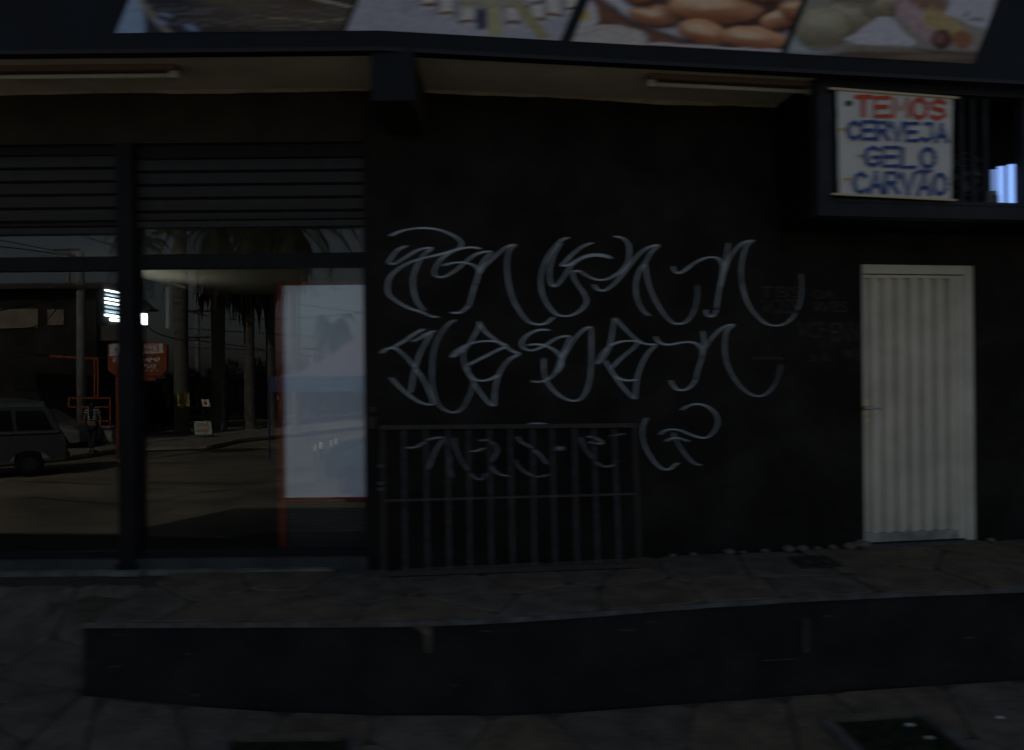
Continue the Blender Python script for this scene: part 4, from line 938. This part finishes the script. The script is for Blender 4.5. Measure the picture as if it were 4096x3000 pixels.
def palm(px, pyb, dd, htop, wd, skirt, label, seed, flen=3.2):
    rr = random.Random(seed); b = rf(px, pyb, dd); b.z = FZ2
    t = thing('palm_tree', label, 'palm tree', b, 'tall palms across the street')
    prof = [(wd * .62, 0), (wd * .5, .5), (wd * .46, htop * .4), (wd * .5, htop * .6), (wd * .42, htop * .85), (wd * .3, htop)]
    lathe([(r, h) for r, h in prof], b, 14).build('trunk', M['trunk'], t, smooth=True)
    m = MB(); top = b + ZV * (htop + .1)
    for k in range(18):
        az = k * 2.4 + rr.uniform(-.2, .2); lv = k / 18; frond_geo(m, top, az, flen * rr.uniform(.85, 1.1), 1.5 * (1 - lv) + .1, .9 + 1.6 * lv, rr)
    m.build('crown', M['frond'], t)
    if skirt:
        m = MB(); z0 = top.z - b.z
        for k in range(150):
            az = rr.uniform(0, 6.283); h0 = htop - rr.uniform(0, skirt * .7); r0 = wd * .45; l = rr.uniform(.8, 1.7); d = Vector((math.cos(az), math.sin(az), 0)); sd = Vector((-d.y, d.x, 0)) * rr.uniform(.05, .14)
            p = b + ZV * h0 + d * r0; q = p + d * rr.uniform(.25, .75) - ZV * l * .5; e = q - ZV * l * .7 + d * rr.uniform(-.1, .15)
            m.add([p - sd, p + sd, q + sd, q - sd, e], [(0, 1, 2, 3), (3, 2, 4)])
        m.build('dead_frond_skirt', M['skirt'], t)
    return t
palm(728, 1740, 34, 9.8, .62, 0, 'tallest smooth grey palm with a green paper notice on its trunk', 1)
palm(876, 1700, 36, 9.0, .62, 3.6, 'second palm from the notice palm, with a ragged skirt of dead fronds', 2)
palm(1000, 1700, 37, 9.0, .5, 4.2, 'palm with the longest hanging skirt of dead fronds', 3)
palm(1085, 1700, 38, 9.4, .45, 3.4, 'slim palm standing at the edge of the bushes', 4)
palm(1168, 1700, 33, 8.6, .42, 1.5, 'palm standing behind the pink tent roof', 5)
palm(1330, 1690, 46, 4.9, .22, 0, 'small distant feathery palm behind the tent peak', 6, 1.5)
palm(560, 1690, 44, 9.5, .35, 0, 'distant dark palm between the house and the notice palm', 8, 2.2)

# bushes
M['leaf2'] = mat('sunlit_leaf', (.1, .11, .07), .8, .2, noise=2, amt=.6)  # paler leaf copy with sunlight put into its colour
def bush(px, dd, wdt, ht, label, seed):
    rr = random.Random(seed); b = rf(px, 1700, dd); b.z = FZ2; t = thing('dark_bush', label, 'bush', b, 'dark bushes under the palms')
    m = MB()
    for k in range(6):
        a = rr.uniform(0, 6.28); m.tube([b, b + Vector((math.cos(a) * .2, math.sin(a) * .2, ht * .4)), b + Vector((math.cos(a) * wdt * .35, math.sin(a) * wdt * .3, ht * .8))], [.05, .04, .01], 5)
    m.build('stem', M['bark'], t)
    m = MB(); cl = [(Vector((rr.uniform(-.45, .45) * wdt, rr.uniform(-.3, .3) * wdt, rr.uniform(.12, .85) * ht)), rr.uniform(.25, .5)) for _ in range(26)]
    for c, r in cl:
        for _ in range(65):
            v = Vector((rr.gauss(0, 1), rr.gauss(0, 1), rr.gauss(0, 1))).normalized() * (r * rr.uniform(.5, 1.15)); p = b + c + v; s_ = rr.uniform(.05, .11)
            u = Vector((rr.uniform(-1, 1), rr.uniform(-1, 1), rr.uniform(-1, 1))).normalized(); w_ = u.cross(Vector((.3, .5, .8))).normalized(); m.add([p - u * s_, p + w_ * s_ * .6, p + u * s_, p - w_ * s_ * .6], [(0, 1, 2, 3)])
    m.build('foliage', M['leaf2'] if 'dusty' in label else M['leaf'], t)  # the dusty-toned bushes get the leaf coloured as sunlit
for i, a in enumerate(((610, 37, 2.6, 2.7, 'low dark bush beside the pharmacy sign post'), (690, 40, 2.6, 3.2, 'dark bush behind the notice palm'), (790, 38, 2.6, 2.9, 'dark bush between the first two palms'),
                       (905, 41, 3, 3.6, 'tallest bushy clump behind the second palm'), (985, 39, 2.8, 4.0, 'spiky dark bush at the foot of the skirted palm'), (1075, 40, 2.8, 3.9, 'dark bush beside the tent corner'),
                       (1180, 44, 3, 3.2, 'bush seen under the tent roof'), (1300, 45, 3, 3.0, 'far bush behind the tent posts'), (1420, 47, 3, 2.8, 'far bush at the end of the tent'), (1240, 50, 3.4, 2.4, 'pale dusty bush low between the tent posts'), (1370, 52, 3.6, 2.6, 'pale dusty bush right of the small palm'), (1480, 50, 3.4, 3.2, 'pale dusty bush hidden partly by the pier'))): bush(*a, seed=20 + i)
t = thing('boundary_wall', 'long low dark wall behind the bushes and palms', 'wall', (-10, -38, FZ2))
m = MB()
a, b = rf(530, 1600, 42), rf(1090, 1600, 46)
m.beam(Vector((a.x, a.y, .1)), Vector((b.x, b.y, .1)), .2, 2.4); m.build('wall_body', M['house'], t); m = MB(); m.beam(Vector((a.x, a.y, 1.33)), Vector((b.x, b.y, 1.33)), .3, .06); m.build('coping', M['pole'], t)

# house on the left
h0 = rf(-500, 1500, 33); h1 = rf(525, 1500, 36); h1.y = h0.y; hz1 = rf(100, 1168, 33).z
hs = thing('low_house', 'dark single-storey house with a corrugated roof across the street', 'house', Vector(((h0.x + h1.x) / 2, h0.y - 3, FZ2)))
BX = lambda x, o, z: Vector((x, h0.y + o, z))
m = MB(); m.box(BX, h0.x, h1.x, -3, 0, FZ2, hz1); m.build('wall', M['house'], hs)
for px0, px1, y0, y1 in ((-200, -30, 1235, 1320), (0, 155, 1236, 1312), (192, 258, 1238, 1300)):
    a = rf(px0, y0, 33); b = rf(px1, y1, 33); m = MB(); m.box(BX, a.x, b.x, .002, .05, b.z, a.z); m.build('upper_wall_panel', M['house_beige'], hs)
m = MB(); n_ = 60; zr = rf(100, 1148, 33).z
V = []; 
for i in range(n_ * 2 + 1):
    x = h0.x - .4 + (h1.x - h0.x + .7) * i / (n_ * 2); s = .035 * (1 if i % 2 else -1); V += [Vector((x, h0.y + .5, zr - .12 + s)), Vector((x, h0.y - 1.4, zr + .3 + s)), Vector((x, h0.y - 3.2, zr - .05 + s))]
m.add(V, [(i * 3 + j, i * 3 + j + 1, i * 3 + j + 4, i * 3 + j + 3) for i in range(n_ * 2) for j in (0, 1)]); m.build('corrugated_roof', M['rooft'], hs)
for px0, px1, y0, y1 in ((60, 150, 1480, 1560), (300, 350, 1500, 1640)):
    a = rf(px0, y0, 33); b = rf(px1, y1, 33); m = MB(); m.box(BX, a.x, b.x, .002, .04, b.z, a.z); w_ = m.build('window', M['glass_dark'], hs)
# second house with the upswept eave behind the mullion
h2 = thing('tiled_house', 'dark house with an upswept tiled eave beyond the pharmacy sign', 'house', rf(520, 1700, 36).xyz * 1)
a = rf(440, 1240, 36); b = rf(592, 1500, 37.5); b.z = rf(592, 1500, 36).z; h2.location = Vector(((a.x + b.x) / 2, a.y - 2, FZ2))
m = MB(); m.box(lambda x, o, z: Vector((x, a.y + o, z)), a.x, b.x, -1.5, 0, FZ2, a.z); m.build('wall', M['house_beige'], h2)
prof = [rf(400, 1150, 36), rf(500, 1165, 36), rf(560, 1195, 36), rf(595, 1228, 36), rf(612, 1236, 36), rf(608, 1243, 36), rf(585, 1243, 36), rf(400, 1243, 36)]
m = MB(); m.prism([p + Vector((0, .3, 0)) for p in prof], [p + Vector((0, -.6, 0)) for p in prof]); m.build('roof', M['rooft'], h2)

# poles and wires
def pole(px, dd, ytop, r, label, arms):
    b = rf(px, 1700, dd); b.z = FZ2; zt = rf(px, ytop, dd).z; t = thing('utility_pole', label, 'utility pole', b)
    m = MB(); m.tube([b, Vector((b.x, b.y, zt))], [r * 1.15, r * .8], 10); m.build('shaft', M['pole'], t, smooth=True)
    for ya, hw in arms:
        z = rf(px, ya, dd).z; m = MB(); m.beam(Vector((b.x - hw, b.y + .15, z)), Vector((b.x + hw, b.y + .15, z)), .1, .12); ca = m.build('crossarm', M['bark'], t)
        for s in (-.8, 0, .8): lathe([(.03, 0), (.05, .05), (.03, .12)], (b.x + s * hw, b.y + .15, z + .06), 8).build('insulator', M['pole'], ca)
pole(328, 29, 1010, .16, 'thick concrete utility pole in front of the dark house', ((1150, .8),))
pole(793, 52, 1196, .17, 'thin distant utility pole with crossarms between the palms', ((1245, 1.1), (1350, .9)))
pole(1245, 60, 1380, .16, 'short distant pole beside the pink tent', ((1395, .7),))
pole(278, 60, 985, .2, 'distant pole rising above the house roof', ((1000, 1.0),))
def wire(pts, r, label):
    W = [rf(*p) for p in pts]; C = spline([tuple(p) for p in W], 6); m = MB(); m.tube(C, r, 4); m.build('overhead_wire', M['wire'], None, loc=W[0], label=label, category='wire', group='overhead wires across the street')
for p, l in (([(-300, 905, 40), (250, 1010, 40), (700, 1120, 45)], 'wire falling from the upper left behind the post'), ([(-300, 960, 35), (120, 1000, 35), (500, 1060, 38)], 'wire passing over the dark house roof'), ([(200, 905, 35), (560, 1010, 38), (900, 1080, 45)], 'upper slanting wire across the transom'),
             ([(540, 930, 38), (1000, 915, 38), (1500, 915, 38)], 'nearly level wire crossing the transom pane'), ([(700, 1235, 45), (980, 1280, 45), (1500, 1245, 45)], 'wire dipping behind the palm trunks'), ([(700, 1310, 45), (1000, 1330, 45), (1350, 1350, 50), (1600, 1360, 50)], 'wire above the tent roof'),
             ([(590, 1310, 30), (680, 1350, 32), (860, 1370, 40), (1100, 1405, 45)], 'low sagging cable from the house eave'), ([(1180, 1215, 50), (1460, 1250, 50), (1600, 1262, 50)], 'single wire above the small palm'), ([(-200, 1290, 28), (60, 1230, 28), (330, 1180, 29)], 'cable rising to the thick concrete pole'),
             ([(-200, 1320, 28), (130, 1310, 28), (230, 1230, 29)], 'bright-edged cable sloping in front of the house'), ([(700, 1390, 45), (1000, 1400, 45), (1400, 1440, 50)], 'lowest wire between the palms')): wire(p, .022, l)

# pharmacy sign on its post, railing and awning
SD = 24; sgq = lambda px, py, d_=SD: rf(px, py, d_)
ph = thing('pharmacy_sign', 'orange and white pharmacy sign on an orange post across the street', 'pylon sign', Vector((sgq(468, 1800).x, sgq(468, 1800).y, FZ2)))
NV = Vector((0, 1, 0))
out = [(430, 1376), (462, 1371), (640, 1371), (668, 1380), (666, 1480), (648, 1503), (462, 1503), (432, 1482)]
m = MB(); A = [sgq(*p) for p in out]; m.prism([p + NV * .0 for p in A], [p - NV * .14 for p in A]); m.build('sign_case', M['orange'], ph)
m = MB(); A = [sgq(*p) + NV * .004 for p in ((438, 1378), (462, 1374), (650, 1374), (654, 1412), (436, 1424))]; m.add(A, [tuple(range(5))]); m.build('white_face', M['signwhite'], ph)
def mtext(body, xl, xr, y0, y1, mt, par, dd=SD, bold=.02, lift=.009):
    text(body, sgq(xr, y0, dd), sgq(xl, y0, dd), sgq(xr, y1, dd), sgq(xl, y1, dd), NV, lift, M[mt], par, bold)
mtext('DROGARIA', 488, 634, 1374, 1386, 'redtxt', ph); mtext('DROG +', 452, 636, 1390, 1407, 'redtxt', ph, bold=.01)
mtext('99450 5', 450, 642, 1430, 1450, 'signwhite', ph, bold=.02); mtext('ENTREGA', 500, 624, 1457, 1474, 'signwhite', ph, bold=.02); mtext('- - - - - -', 520, 632, 1480, 1484, 'signwhite', ph)
m = MB(); a = sgq(468, 1505); m.beam(Vector((a.x, a.y - .07, FZ2)), Vector((a.x, a.y - .07, a.z)), .11, .11); m.build('post', M['orange'], ph)
m = MB(); a, b = sgq(538, 1507), sgq(620, 1523); m.box(lambda x, o, z: Vector((x, a.y + o, z)), a.x, b.x, -.12, -.02, b.z, a.z); m.build('lower_plate', M['orange'], ph)
rl = thing('orange_railing', 'orange tube railing and door frame in front of the dark shop across the street', 'railing', Vector((rf(360, 1700, 28).x, rf(360, 1700, 28).y, FZ2)))
def otube(p, q, r=.024, nm='tube'): m = MB(); m.beam(rf(*p), rf(*q), r * 2, r * 2); m.build(nm, M['orange'], rl)
for p, q in (((276, 1592, 28), (443, 1592, 28)), ((276, 1628, 28), (443, 1628, 28)), ((276, 1592, 28), (276, 1632, 28)), ((441, 1592, 28), (441, 1712, 28)), ((310, 1684, 28), (441, 1684, 28)), ((379, 1438, 28), (379, 1592, 28)), ((392, 1438, 28), (392, 1592, 28))): otube(p, q)
aw = thing('orange_awning', 'thin orange-edged flat awning over the dark shop entrance', 'awning', rf(300, 1425, 29))
m = MB(); A = [rf(-200, 1398, 29), rf(398, 1434, 29)]; m.prism([A[0], A[1], A[1] - NV * 3 + ZV * .05, A[0] - NV * 3 + ZV * .05], [p - ZV * .06 for p in (A[0], A[1], A[1] - NV * 3 + ZV * .05, A[0] - NV * 3 + ZV * .05)]); m.build('sheet', M['house'], aw)
m = MB(); m.beam(rf(205, 1424, 29) + NV * .05, rf(398, 1436, 29) + NV * .05, .07, .07); m.build('edge', M['orange'], aw)
pb = thing('low_parapet', 'low sunlit concrete block behind the walking woman', 'low wall', Vector((rf(420, 1700, 29).x, rf(420, 1700, 29).y, FZ2)))
a, b = rf(322, 1712, 29), rf(448, 1745, 29); m = MB(); m.box(lambda x, o, z: Vector((x, a.y + o, z)), a.x, b.x, -.4, 0, FZ2, a.z); m.build('block', M['kerb'], pb); m = MB(); m.box(lambda x, o, z: Vector((x, a.y + o, z)), a.x - .03, b.x + .03, -.43, .03, a.z + .001, a.z + .05); m.build('cap', M['kerb'], pb)
# notice on the palm, sandwich board, little board
nb = thing('paper_notice', 'yellow-green notice with red print tied round the tallest palm trunk', 'notice', rf(733, 1600, 33.5))
m = MB(); A = [rf(x, y, 33.45) for x, y in ((708, 1572), (758, 1570), (758, 1624), (712, 1625))]; m.prism(A, [p - NV * .01 for p in A]); m.build('sheet', M['green'], nb)
for y0, y1, s in ((1576, 1585, 'VENDE'), (1588, 1595, 'FONE'), (1600, 1616, '99 43')): text(s, rf(754, y0, 33.4), rf(714, y0, 33.4), rf(754, y1, 33.4), rf(714, y1, 33.4), NV, .012, M['redtxt'], nb, .02)
for px0, px1, y0, y1, lb, nm, mt in ((776, 850, 1685, 1738, 'pale green sandwich board with red print at the foot of the palms', 'sandwich_board', 'greenboard'), (806, 842, 1597, 1626, 'small red and white board among the bushes', 'small_board', 'signwhite')):
    t = thing(nm, lb, 'board', Vector((rf((px0 + px1) / 2, 1738, 32).x, rf(800, 1738, 32).y, FZ2)))
    m = MB(); A = [rf(px0, y0, 32), rf(px1 - 8, y0, 32), rf(px1, y1, 32), rf(px0 + 4, y1, 32)]; m.prism(A, [p - NV * .03 for p in A]); m.build('panel', M[mt], t)
    for k, s in enumerate(('COCO', 'GELADO') if mt == 'greenboard' else ('1',)):
        ya = y0 + 8 + k * 22; text(s, rf(px1 - 14, ya, 32), rf(px0 + 10, ya, 32), rf(px1 - 14, ya + 13, 32), rf(px0 + 10, ya + 13, 32), NV, .006, M['redtxt'], t, .02)
    m = MB(); m.beam(Vector((A[0].x, A[0].y - .3, FZ2)), A[0] - NV * .05, .04); m.beam(Vector((A[1].x, A[1].y - .3, FZ2)), A[1] - NV * .05, .04); m.build('leg', M['bark'], t)

# gazebo tent
tc = rf(1390, 1500, 24); tw = 2.35; ez1 = rf(1390, 1506, 24).z; ez0 = rf(1390, 1566, 24).z; tp = rf(1392, 1300, 24).z
tn = thing('gazebo_tent', 'peaked pink tent with a shiny blue valance across the street', 'tent', Vector((tc.x, tc.y, GZ)))
def roofp(u, v):                                                        # concave pyramid
    r = max(abs(u), abs(v)); h = (1 - r) ** 1.5; return Vector((tc.x + u * tw, tc.y - tw + v * tw, ez1 + (tp - ez1) * h))
gridu = [-1 + i / 12 for i in range(25)]; m = grid_mesh(roofp, gridu, gridu); m.build('roof_sheet', M['tentpink'], tn)
m = MB(); cs = [Vector((tc.x + a * tw, tc.y - tw + b * tw, 0)) for a, b in ((-1, 1), (1, 1), (1, -1), (-1, -1), (-1, 1))]
for a, b in zip(cs[:-1], cs[1:]):
    mm = grid_mesh(lambda u, v: a.lerp(b, u) + ZV * (ez0 + (ez1 + .01 - ez0) * v) + (a.lerp(b, u) - Vector((tc.x, tc.y - tw, 0))).normalized() * (.03 * math.sin(u * 40) * (1 - v) + .02), [i / 48 for i in range(49)], [0, .5, 1]); mm.build('valance', M['tentblue'], tn)
for a in cs[:4]: m = MB(); m.tube([Vector((a.x, a.y, GZ)), Vector((a.x, a.y, ez1))], .03, 8); m.build('leg', M['tentblue'], tn)

# bollards
for i, (px, py) in enumerate(((1262, 1850), (1326, 1828))):
    b = rg(px, py); t = thing('bollard', ('shorter white-topped dark bollard, left of the pair', 'white-topped bollard next to the parked dark car')[i], 'bollard', b, 'bollards near the tent')
    lathe([(.06, 0), (.06, .34)], b, 12).build('post', M['tyre'], t); lathe([(.062, .34), (.062, .5), (.03, .53)], b, 12).build('white_cap', M['signwhite'], t)

# ---- vehicles: side outlines lofted across the width with tumblehome
def turn(t, ang, piv):
    Rm = Matrix.Rotation(ang, 4, 'Z')
    def go(o, pw):
        w0 = pw + o.location
        if o.type == 'MESH':
            for v in o.data.vertices: v.co = piv + Rm @ (v.co + w0 - piv) - w0
        for c in o.children: go(c, w0)
    go(t, Vector((0, 0, 0)))
def vehicle(name, label, cat, org, prof, win, wheels, width, paint, roofpaint, belt, roofz):
    """prof: closed side outline (x, z), x forward; seen side faces +y. win: list of window outlines on the side"""
    t = thing(name, label, cat, org)
    def ins(z): return .0 if z < belt else .16 * (z - belt) / (roofz - belt)
    n_ = len(prof); V = []; lay_ = [(-1, 1.0, .0), (-.93, .0, .03), (.93, 0, .03), (1, 1.0, .0)]
    m = MB(); rows_ = []
    for y_, _, g_ in ((-.5, 0, 1), (-.46, 0, 0), (.46, 0, 0), (.5, 0, 1)):
        cx = sum(p[0] for p in prof) / n_; cz = sum(p[1] for p in prof) / n_
        row = []
        for x, z in prof:
            s = .985 if g_ else 1.0; X = cx + (x - cx) * s; Z = cz + (z - cz) * s; yy = y_ * width; yy -= math.copysign(ins(z), yy); row.append(org + Vector((X, yy - width / 2, Z)))
        rows_.append(row)
    for r in rows_: V += r
    m.add(V, [(k * n_ + i, k * n_ + (i + 1) % n_, (k + 1) * n_ + (i + 1) % n_, (k + 1) * n_ + i) for k in range(3) for i in range(n_)] + [tuple(range(n_)), tuple(reversed(range(3 * n_, 4 * n_)))])
    m.build('body', paint, t)
    for wpl in win:
        mt, pts = wpl; 
        for sgn_ in (1, -1):
            m = MB(); A = []
            for x, z in pts:
                yy = (width / 2) - ins(z) + .006; A.append(org + Vector((x, (yy if sgn_ > 0 else -yy) - width / 2, z)))
            m.prism(A, [p - Vector((0, .02 * sgn_, 0)) for p in A]); m.build('window' if mt == 'g' else 'side_trim', M['glass_dark'] if mt == 'g' else roofpaint, t)
    for wx, r in wheels:
        for yy in (-.09, -width + .09):
            c = org + Vector((wx, yy - .1, r)); w1 = lathe([(r * .75, 0), (r, .03), (r, .18), (r * .75, .2)], c, 22, 'y').build('wheel', M['tyre'], t); lathe([(r * .55, -.005), (r * .5, .02), (r * .5, .19), (r * .55, .208)], c, 16, 'y').build('rim', M['hub'], w1)
    return t
k0 = rf(-400, 1700, 21.1); kn = rf(268, 1700, 21.1)
org = Vector((kn.x - 4.4, kn.y, GZ))
vp = [(0.05, .35), (0, .7), (.03, 1.2), (.14, 1.75), (.35, 1.95), (1.2, 2.02), (3.2, 2.02), (3.75, 1.93), (4.02, 1.72), (4.2, 1.3), (4.32, 1.1), (4.4, .8), (4.38, .4), (4.1, .36), (4.0, .5), (3.85, .62), (3.55, .68), (3.25, .6), (3.1, .42), (1.5, .4), (1.35, .6), (1.05, .68), (.75, .6), (.6, .38)]
van = vehicle('old_van', 'old rounded grey-blue van with a pale roof passing on the street', 'van', org, vp,
        [('g', [(.3, 1.25), (1.2, 1.25), (1.2, 1.72), (.36, 1.72)]), ('g', [(1.3, 1.25), (2.3, 1.25), (2.3, 1.72), (1.3, 1.72)]), ('g', [(2.42, 1.25), (3.15, 1.25), (3.12, 1.72), (2.42, 1.72)]), ('g', [(3.28, 1.25), (4.02, 1.25), (3.86, 1.7), (3.25, 1.7)]),
         ('t', [(.06, 1.12), (4.22, 1.12), (4.2, 1.17), (.06, 1.17)]), ('t', [(.25, 1.8), (3.95, 1.8), (3.85, 1.84), (.3, 1.84)])], [(1.02, .33), (3.55, .33)], 1.7, M['van'], M['vanroof'], 1.2, 2.02)
m = MB(); m.prism([org + Vector((x, y, z)) for x, y, z in ((.3, -.12, 1.96), (3.9, -.12, 1.9), (3.9, -1.58, 1.9), (.3, -1.58, 1.96))], [org + Vector((x, y, z)) for x, y, z in ((.3, -.12, 1.9), (3.9, -.12, 1.82), (3.9, -1.58, 1.82), (.3, -1.58, 1.9))]); m.build('roof', M['vanroof'], van)
m = MB(); m.box(lambda x, o, z: org + Vector((x, o, z)), 4.36, 4.48, -1.6, -.1, .42, .56); m.build('bumper', M['vanroof'], van)
for y_ in (-.35, -1.35): lathe([(.1, 0), (.1, .05)], org + Vector((4.3, y_, .85)), 14, 'y').build('headlight', M['signwhite'], van)
turn(van, R(-32), Vector((kn.x, kn.y, 0)))
cp = [(0.05, .3), (0, .6), (.1, .9), (.5, 1.0), (.95, 1.36), (1.5, 1.45), (2.3, 1.44), (2.9, 1.02), (3.6, .9), (3.85, .7), (3.86, .35), (3.5, .3), (3.4, .52), (3.1, .62), (2.8, .52), (2.7, .3), (1.25, .3), (1.15, .52), (.85, .62), (.55, .52), (.45, .3)]
cw = [('g', [(1.0, 1.0), (1.65, 1.0), (1.65, 1.36), (1.2, 1.34)]), ('g', [(1.75, 1.0), (2.75, 1.0), (2.3, 1.36), (1.75, 1.36)])]
o2 = rf(150, 1740, 27.5); o2 = Vector((rf(322, 1740, 27.5).x - 3.86, o2.y, GZ))
vehicle('silver_car', 'small silver car parked behind the passing van', 'car', o2, cp, cw, [(.85, .3), (3.1, .3)], 1.6, M['carsilver'], M['carsilver'], .95, 1.45)
# the dark car points its tail left of the cooler reflection
o3 = rf(1262, 2000, 16.0); o3.z = GZ
cp3 = [(3.86 - x, z) for x, z in reversed(cp)]; cw3 = [(k_, [(3.86 - x, z) for x, z in pts]) for k_, pts in cw]
vehicle('dark_blue_car', 'dark blue hatchback parked nearest on the street, white bollards beside it', 'car', o3, [(x, z * 1.2) for x, z in cp3], [(k_, [(x, z * 1.2) for x, z in p_]) for k_, p_ in cw3], [(3.86 - .85, .31), (3.86 - 3.1, .31)], 1.65, M['carpaint'], M['carpaint'], 1.14, 1.74)

# ---- the woman walking away
def skin(name, joints, bones, rad, mt, parent, org, subd=2, root=0):
    me = D.meshes.new(name); me.from_pydata([tuple(Vector(j)) for j in joints], bones, []); o = D.objects.new(name, me); COL.objects.link(o)
    sk = o.modifiers.new('skin', 'SKIN'); sk.use_smooth_shade = True
    for i, v in enumerate(me.skin_vertices[0].data): v.radius = rad[i] if isinstance(rad[i], tuple) else (rad[i], rad[i]); v.use_root = (i == root)
    su = o.modifiers.new('sub', 'SUBSURF'); su.levels = subd; su.render_levels = subd
    dg = bpy.context.evaluated_depsgraph_get(); em = D.meshes.new_from_object(o.evaluated_get(dg)); D.objects.remove(o)
    em.materials.clear(); em.materials.append(mt); o = D.objects.new(name, em); COL.objects.link(o); o.parent = parent
    em.polygons.foreach_set('use_smooth', [True] * len(em.polygons)); return o
wb = rg(372, 1812, FZ2)
wm = thing('person', 'woman with long black hair in a striped top and dark trousers walking away', 'person', wb)
J = [(0, 0, .92), (0, 0, 1.1), (0, .0, 1.3), (0, 0, 1.42), (0, -.01, 1.5), (0, -.01, 1.6),
     (-.09, 0, .88), (-.11, -.1, .5), (-.11, -.02, .09), (-.12, -.14, .03), (.09, 0, .88), (.1, .1, .5), (.1, .22, .12), (.11, .12, .05),
     (-.17, 0, 1.38), (-.23, .05, 1.12), (-.25, -.04, .9), (-.25, -.08, .82), (.17, 0, 1.38), (.23, -.05, 1.12), (.25, .02, .9), (.25, .0, .82)]
Bn = [(0, 1), (1, 2), (2, 3), (3, 4), (4, 5), (0, 6), (6, 7), (7, 8), (8, 9), (0, 10), (10, 11), (11, 12), (12, 13), (3, 14), (14, 15), (15, 16), (16, 17), (3, 18), (18, 19), (19, 20), (20, 21)]
Rd = [(.15, .11), (.12, .09), (.15, .1), (.1, .07), .05, (.085, .1), .085, .055, .038, .035, .085, .055, .038, .035, .05, .038, .03, .03, .05, .038, .03, .03]
skin('body', J, Bn, Rd, M['skin'], wm, wb)
skin('striped_top', [(0, 0, .95), (0, 0, 1.12), (0, 0, 1.3), (0, 0, 1.41), (-.17, 0, 1.38), (-.21, .03, 1.22), (.17, 0, 1.38), (.21, -.03, 1.22)], [(0, 1), (1, 2), (2, 3), (3, 4), (4, 5), (3, 6), (6, 7)], [(.19, .13), (.17, .12), (.18, .12), (.12, .085), .07, .062, .07, .062], M['stripes'], wm, wb)
skin('trousers', [(0, 0, .9), (-.09, 0, .82), (-.11, -.1, .5), (-.11, -.02, .13), (.09, 0, .82), (.1, .1, .5), (.1, .22, .15)], [(0, 1), (1, 2), (2, 3), (0, 4), (4, 5), (5, 6)], [(.17, .13), .105, .075, .06, .105, .075, .06], M['jeans'], wm, wb)
skin('hair', [(0, -.01, 1.63), (0, .05, 1.5), (0, .11, 1.3), (0, .12, 1.08)], [(0, 1), (1, 2), (2, 3)], [(.1, .11), (.1, .08), (.075, .04), (.04, .03)], M['hair'], wm, wb)
for s, y_ in ((-.12, -.12), (.11, .14)): m = MB(); m.box(lambda x, o, z: wb + Vector((x, o, z)), s - .04, s + .04, y_ - .12, y_ + .08, 0 if s < 0 else .02, .06 if s < 0 else .1); m.build('shoe', M['shoe'], wm)
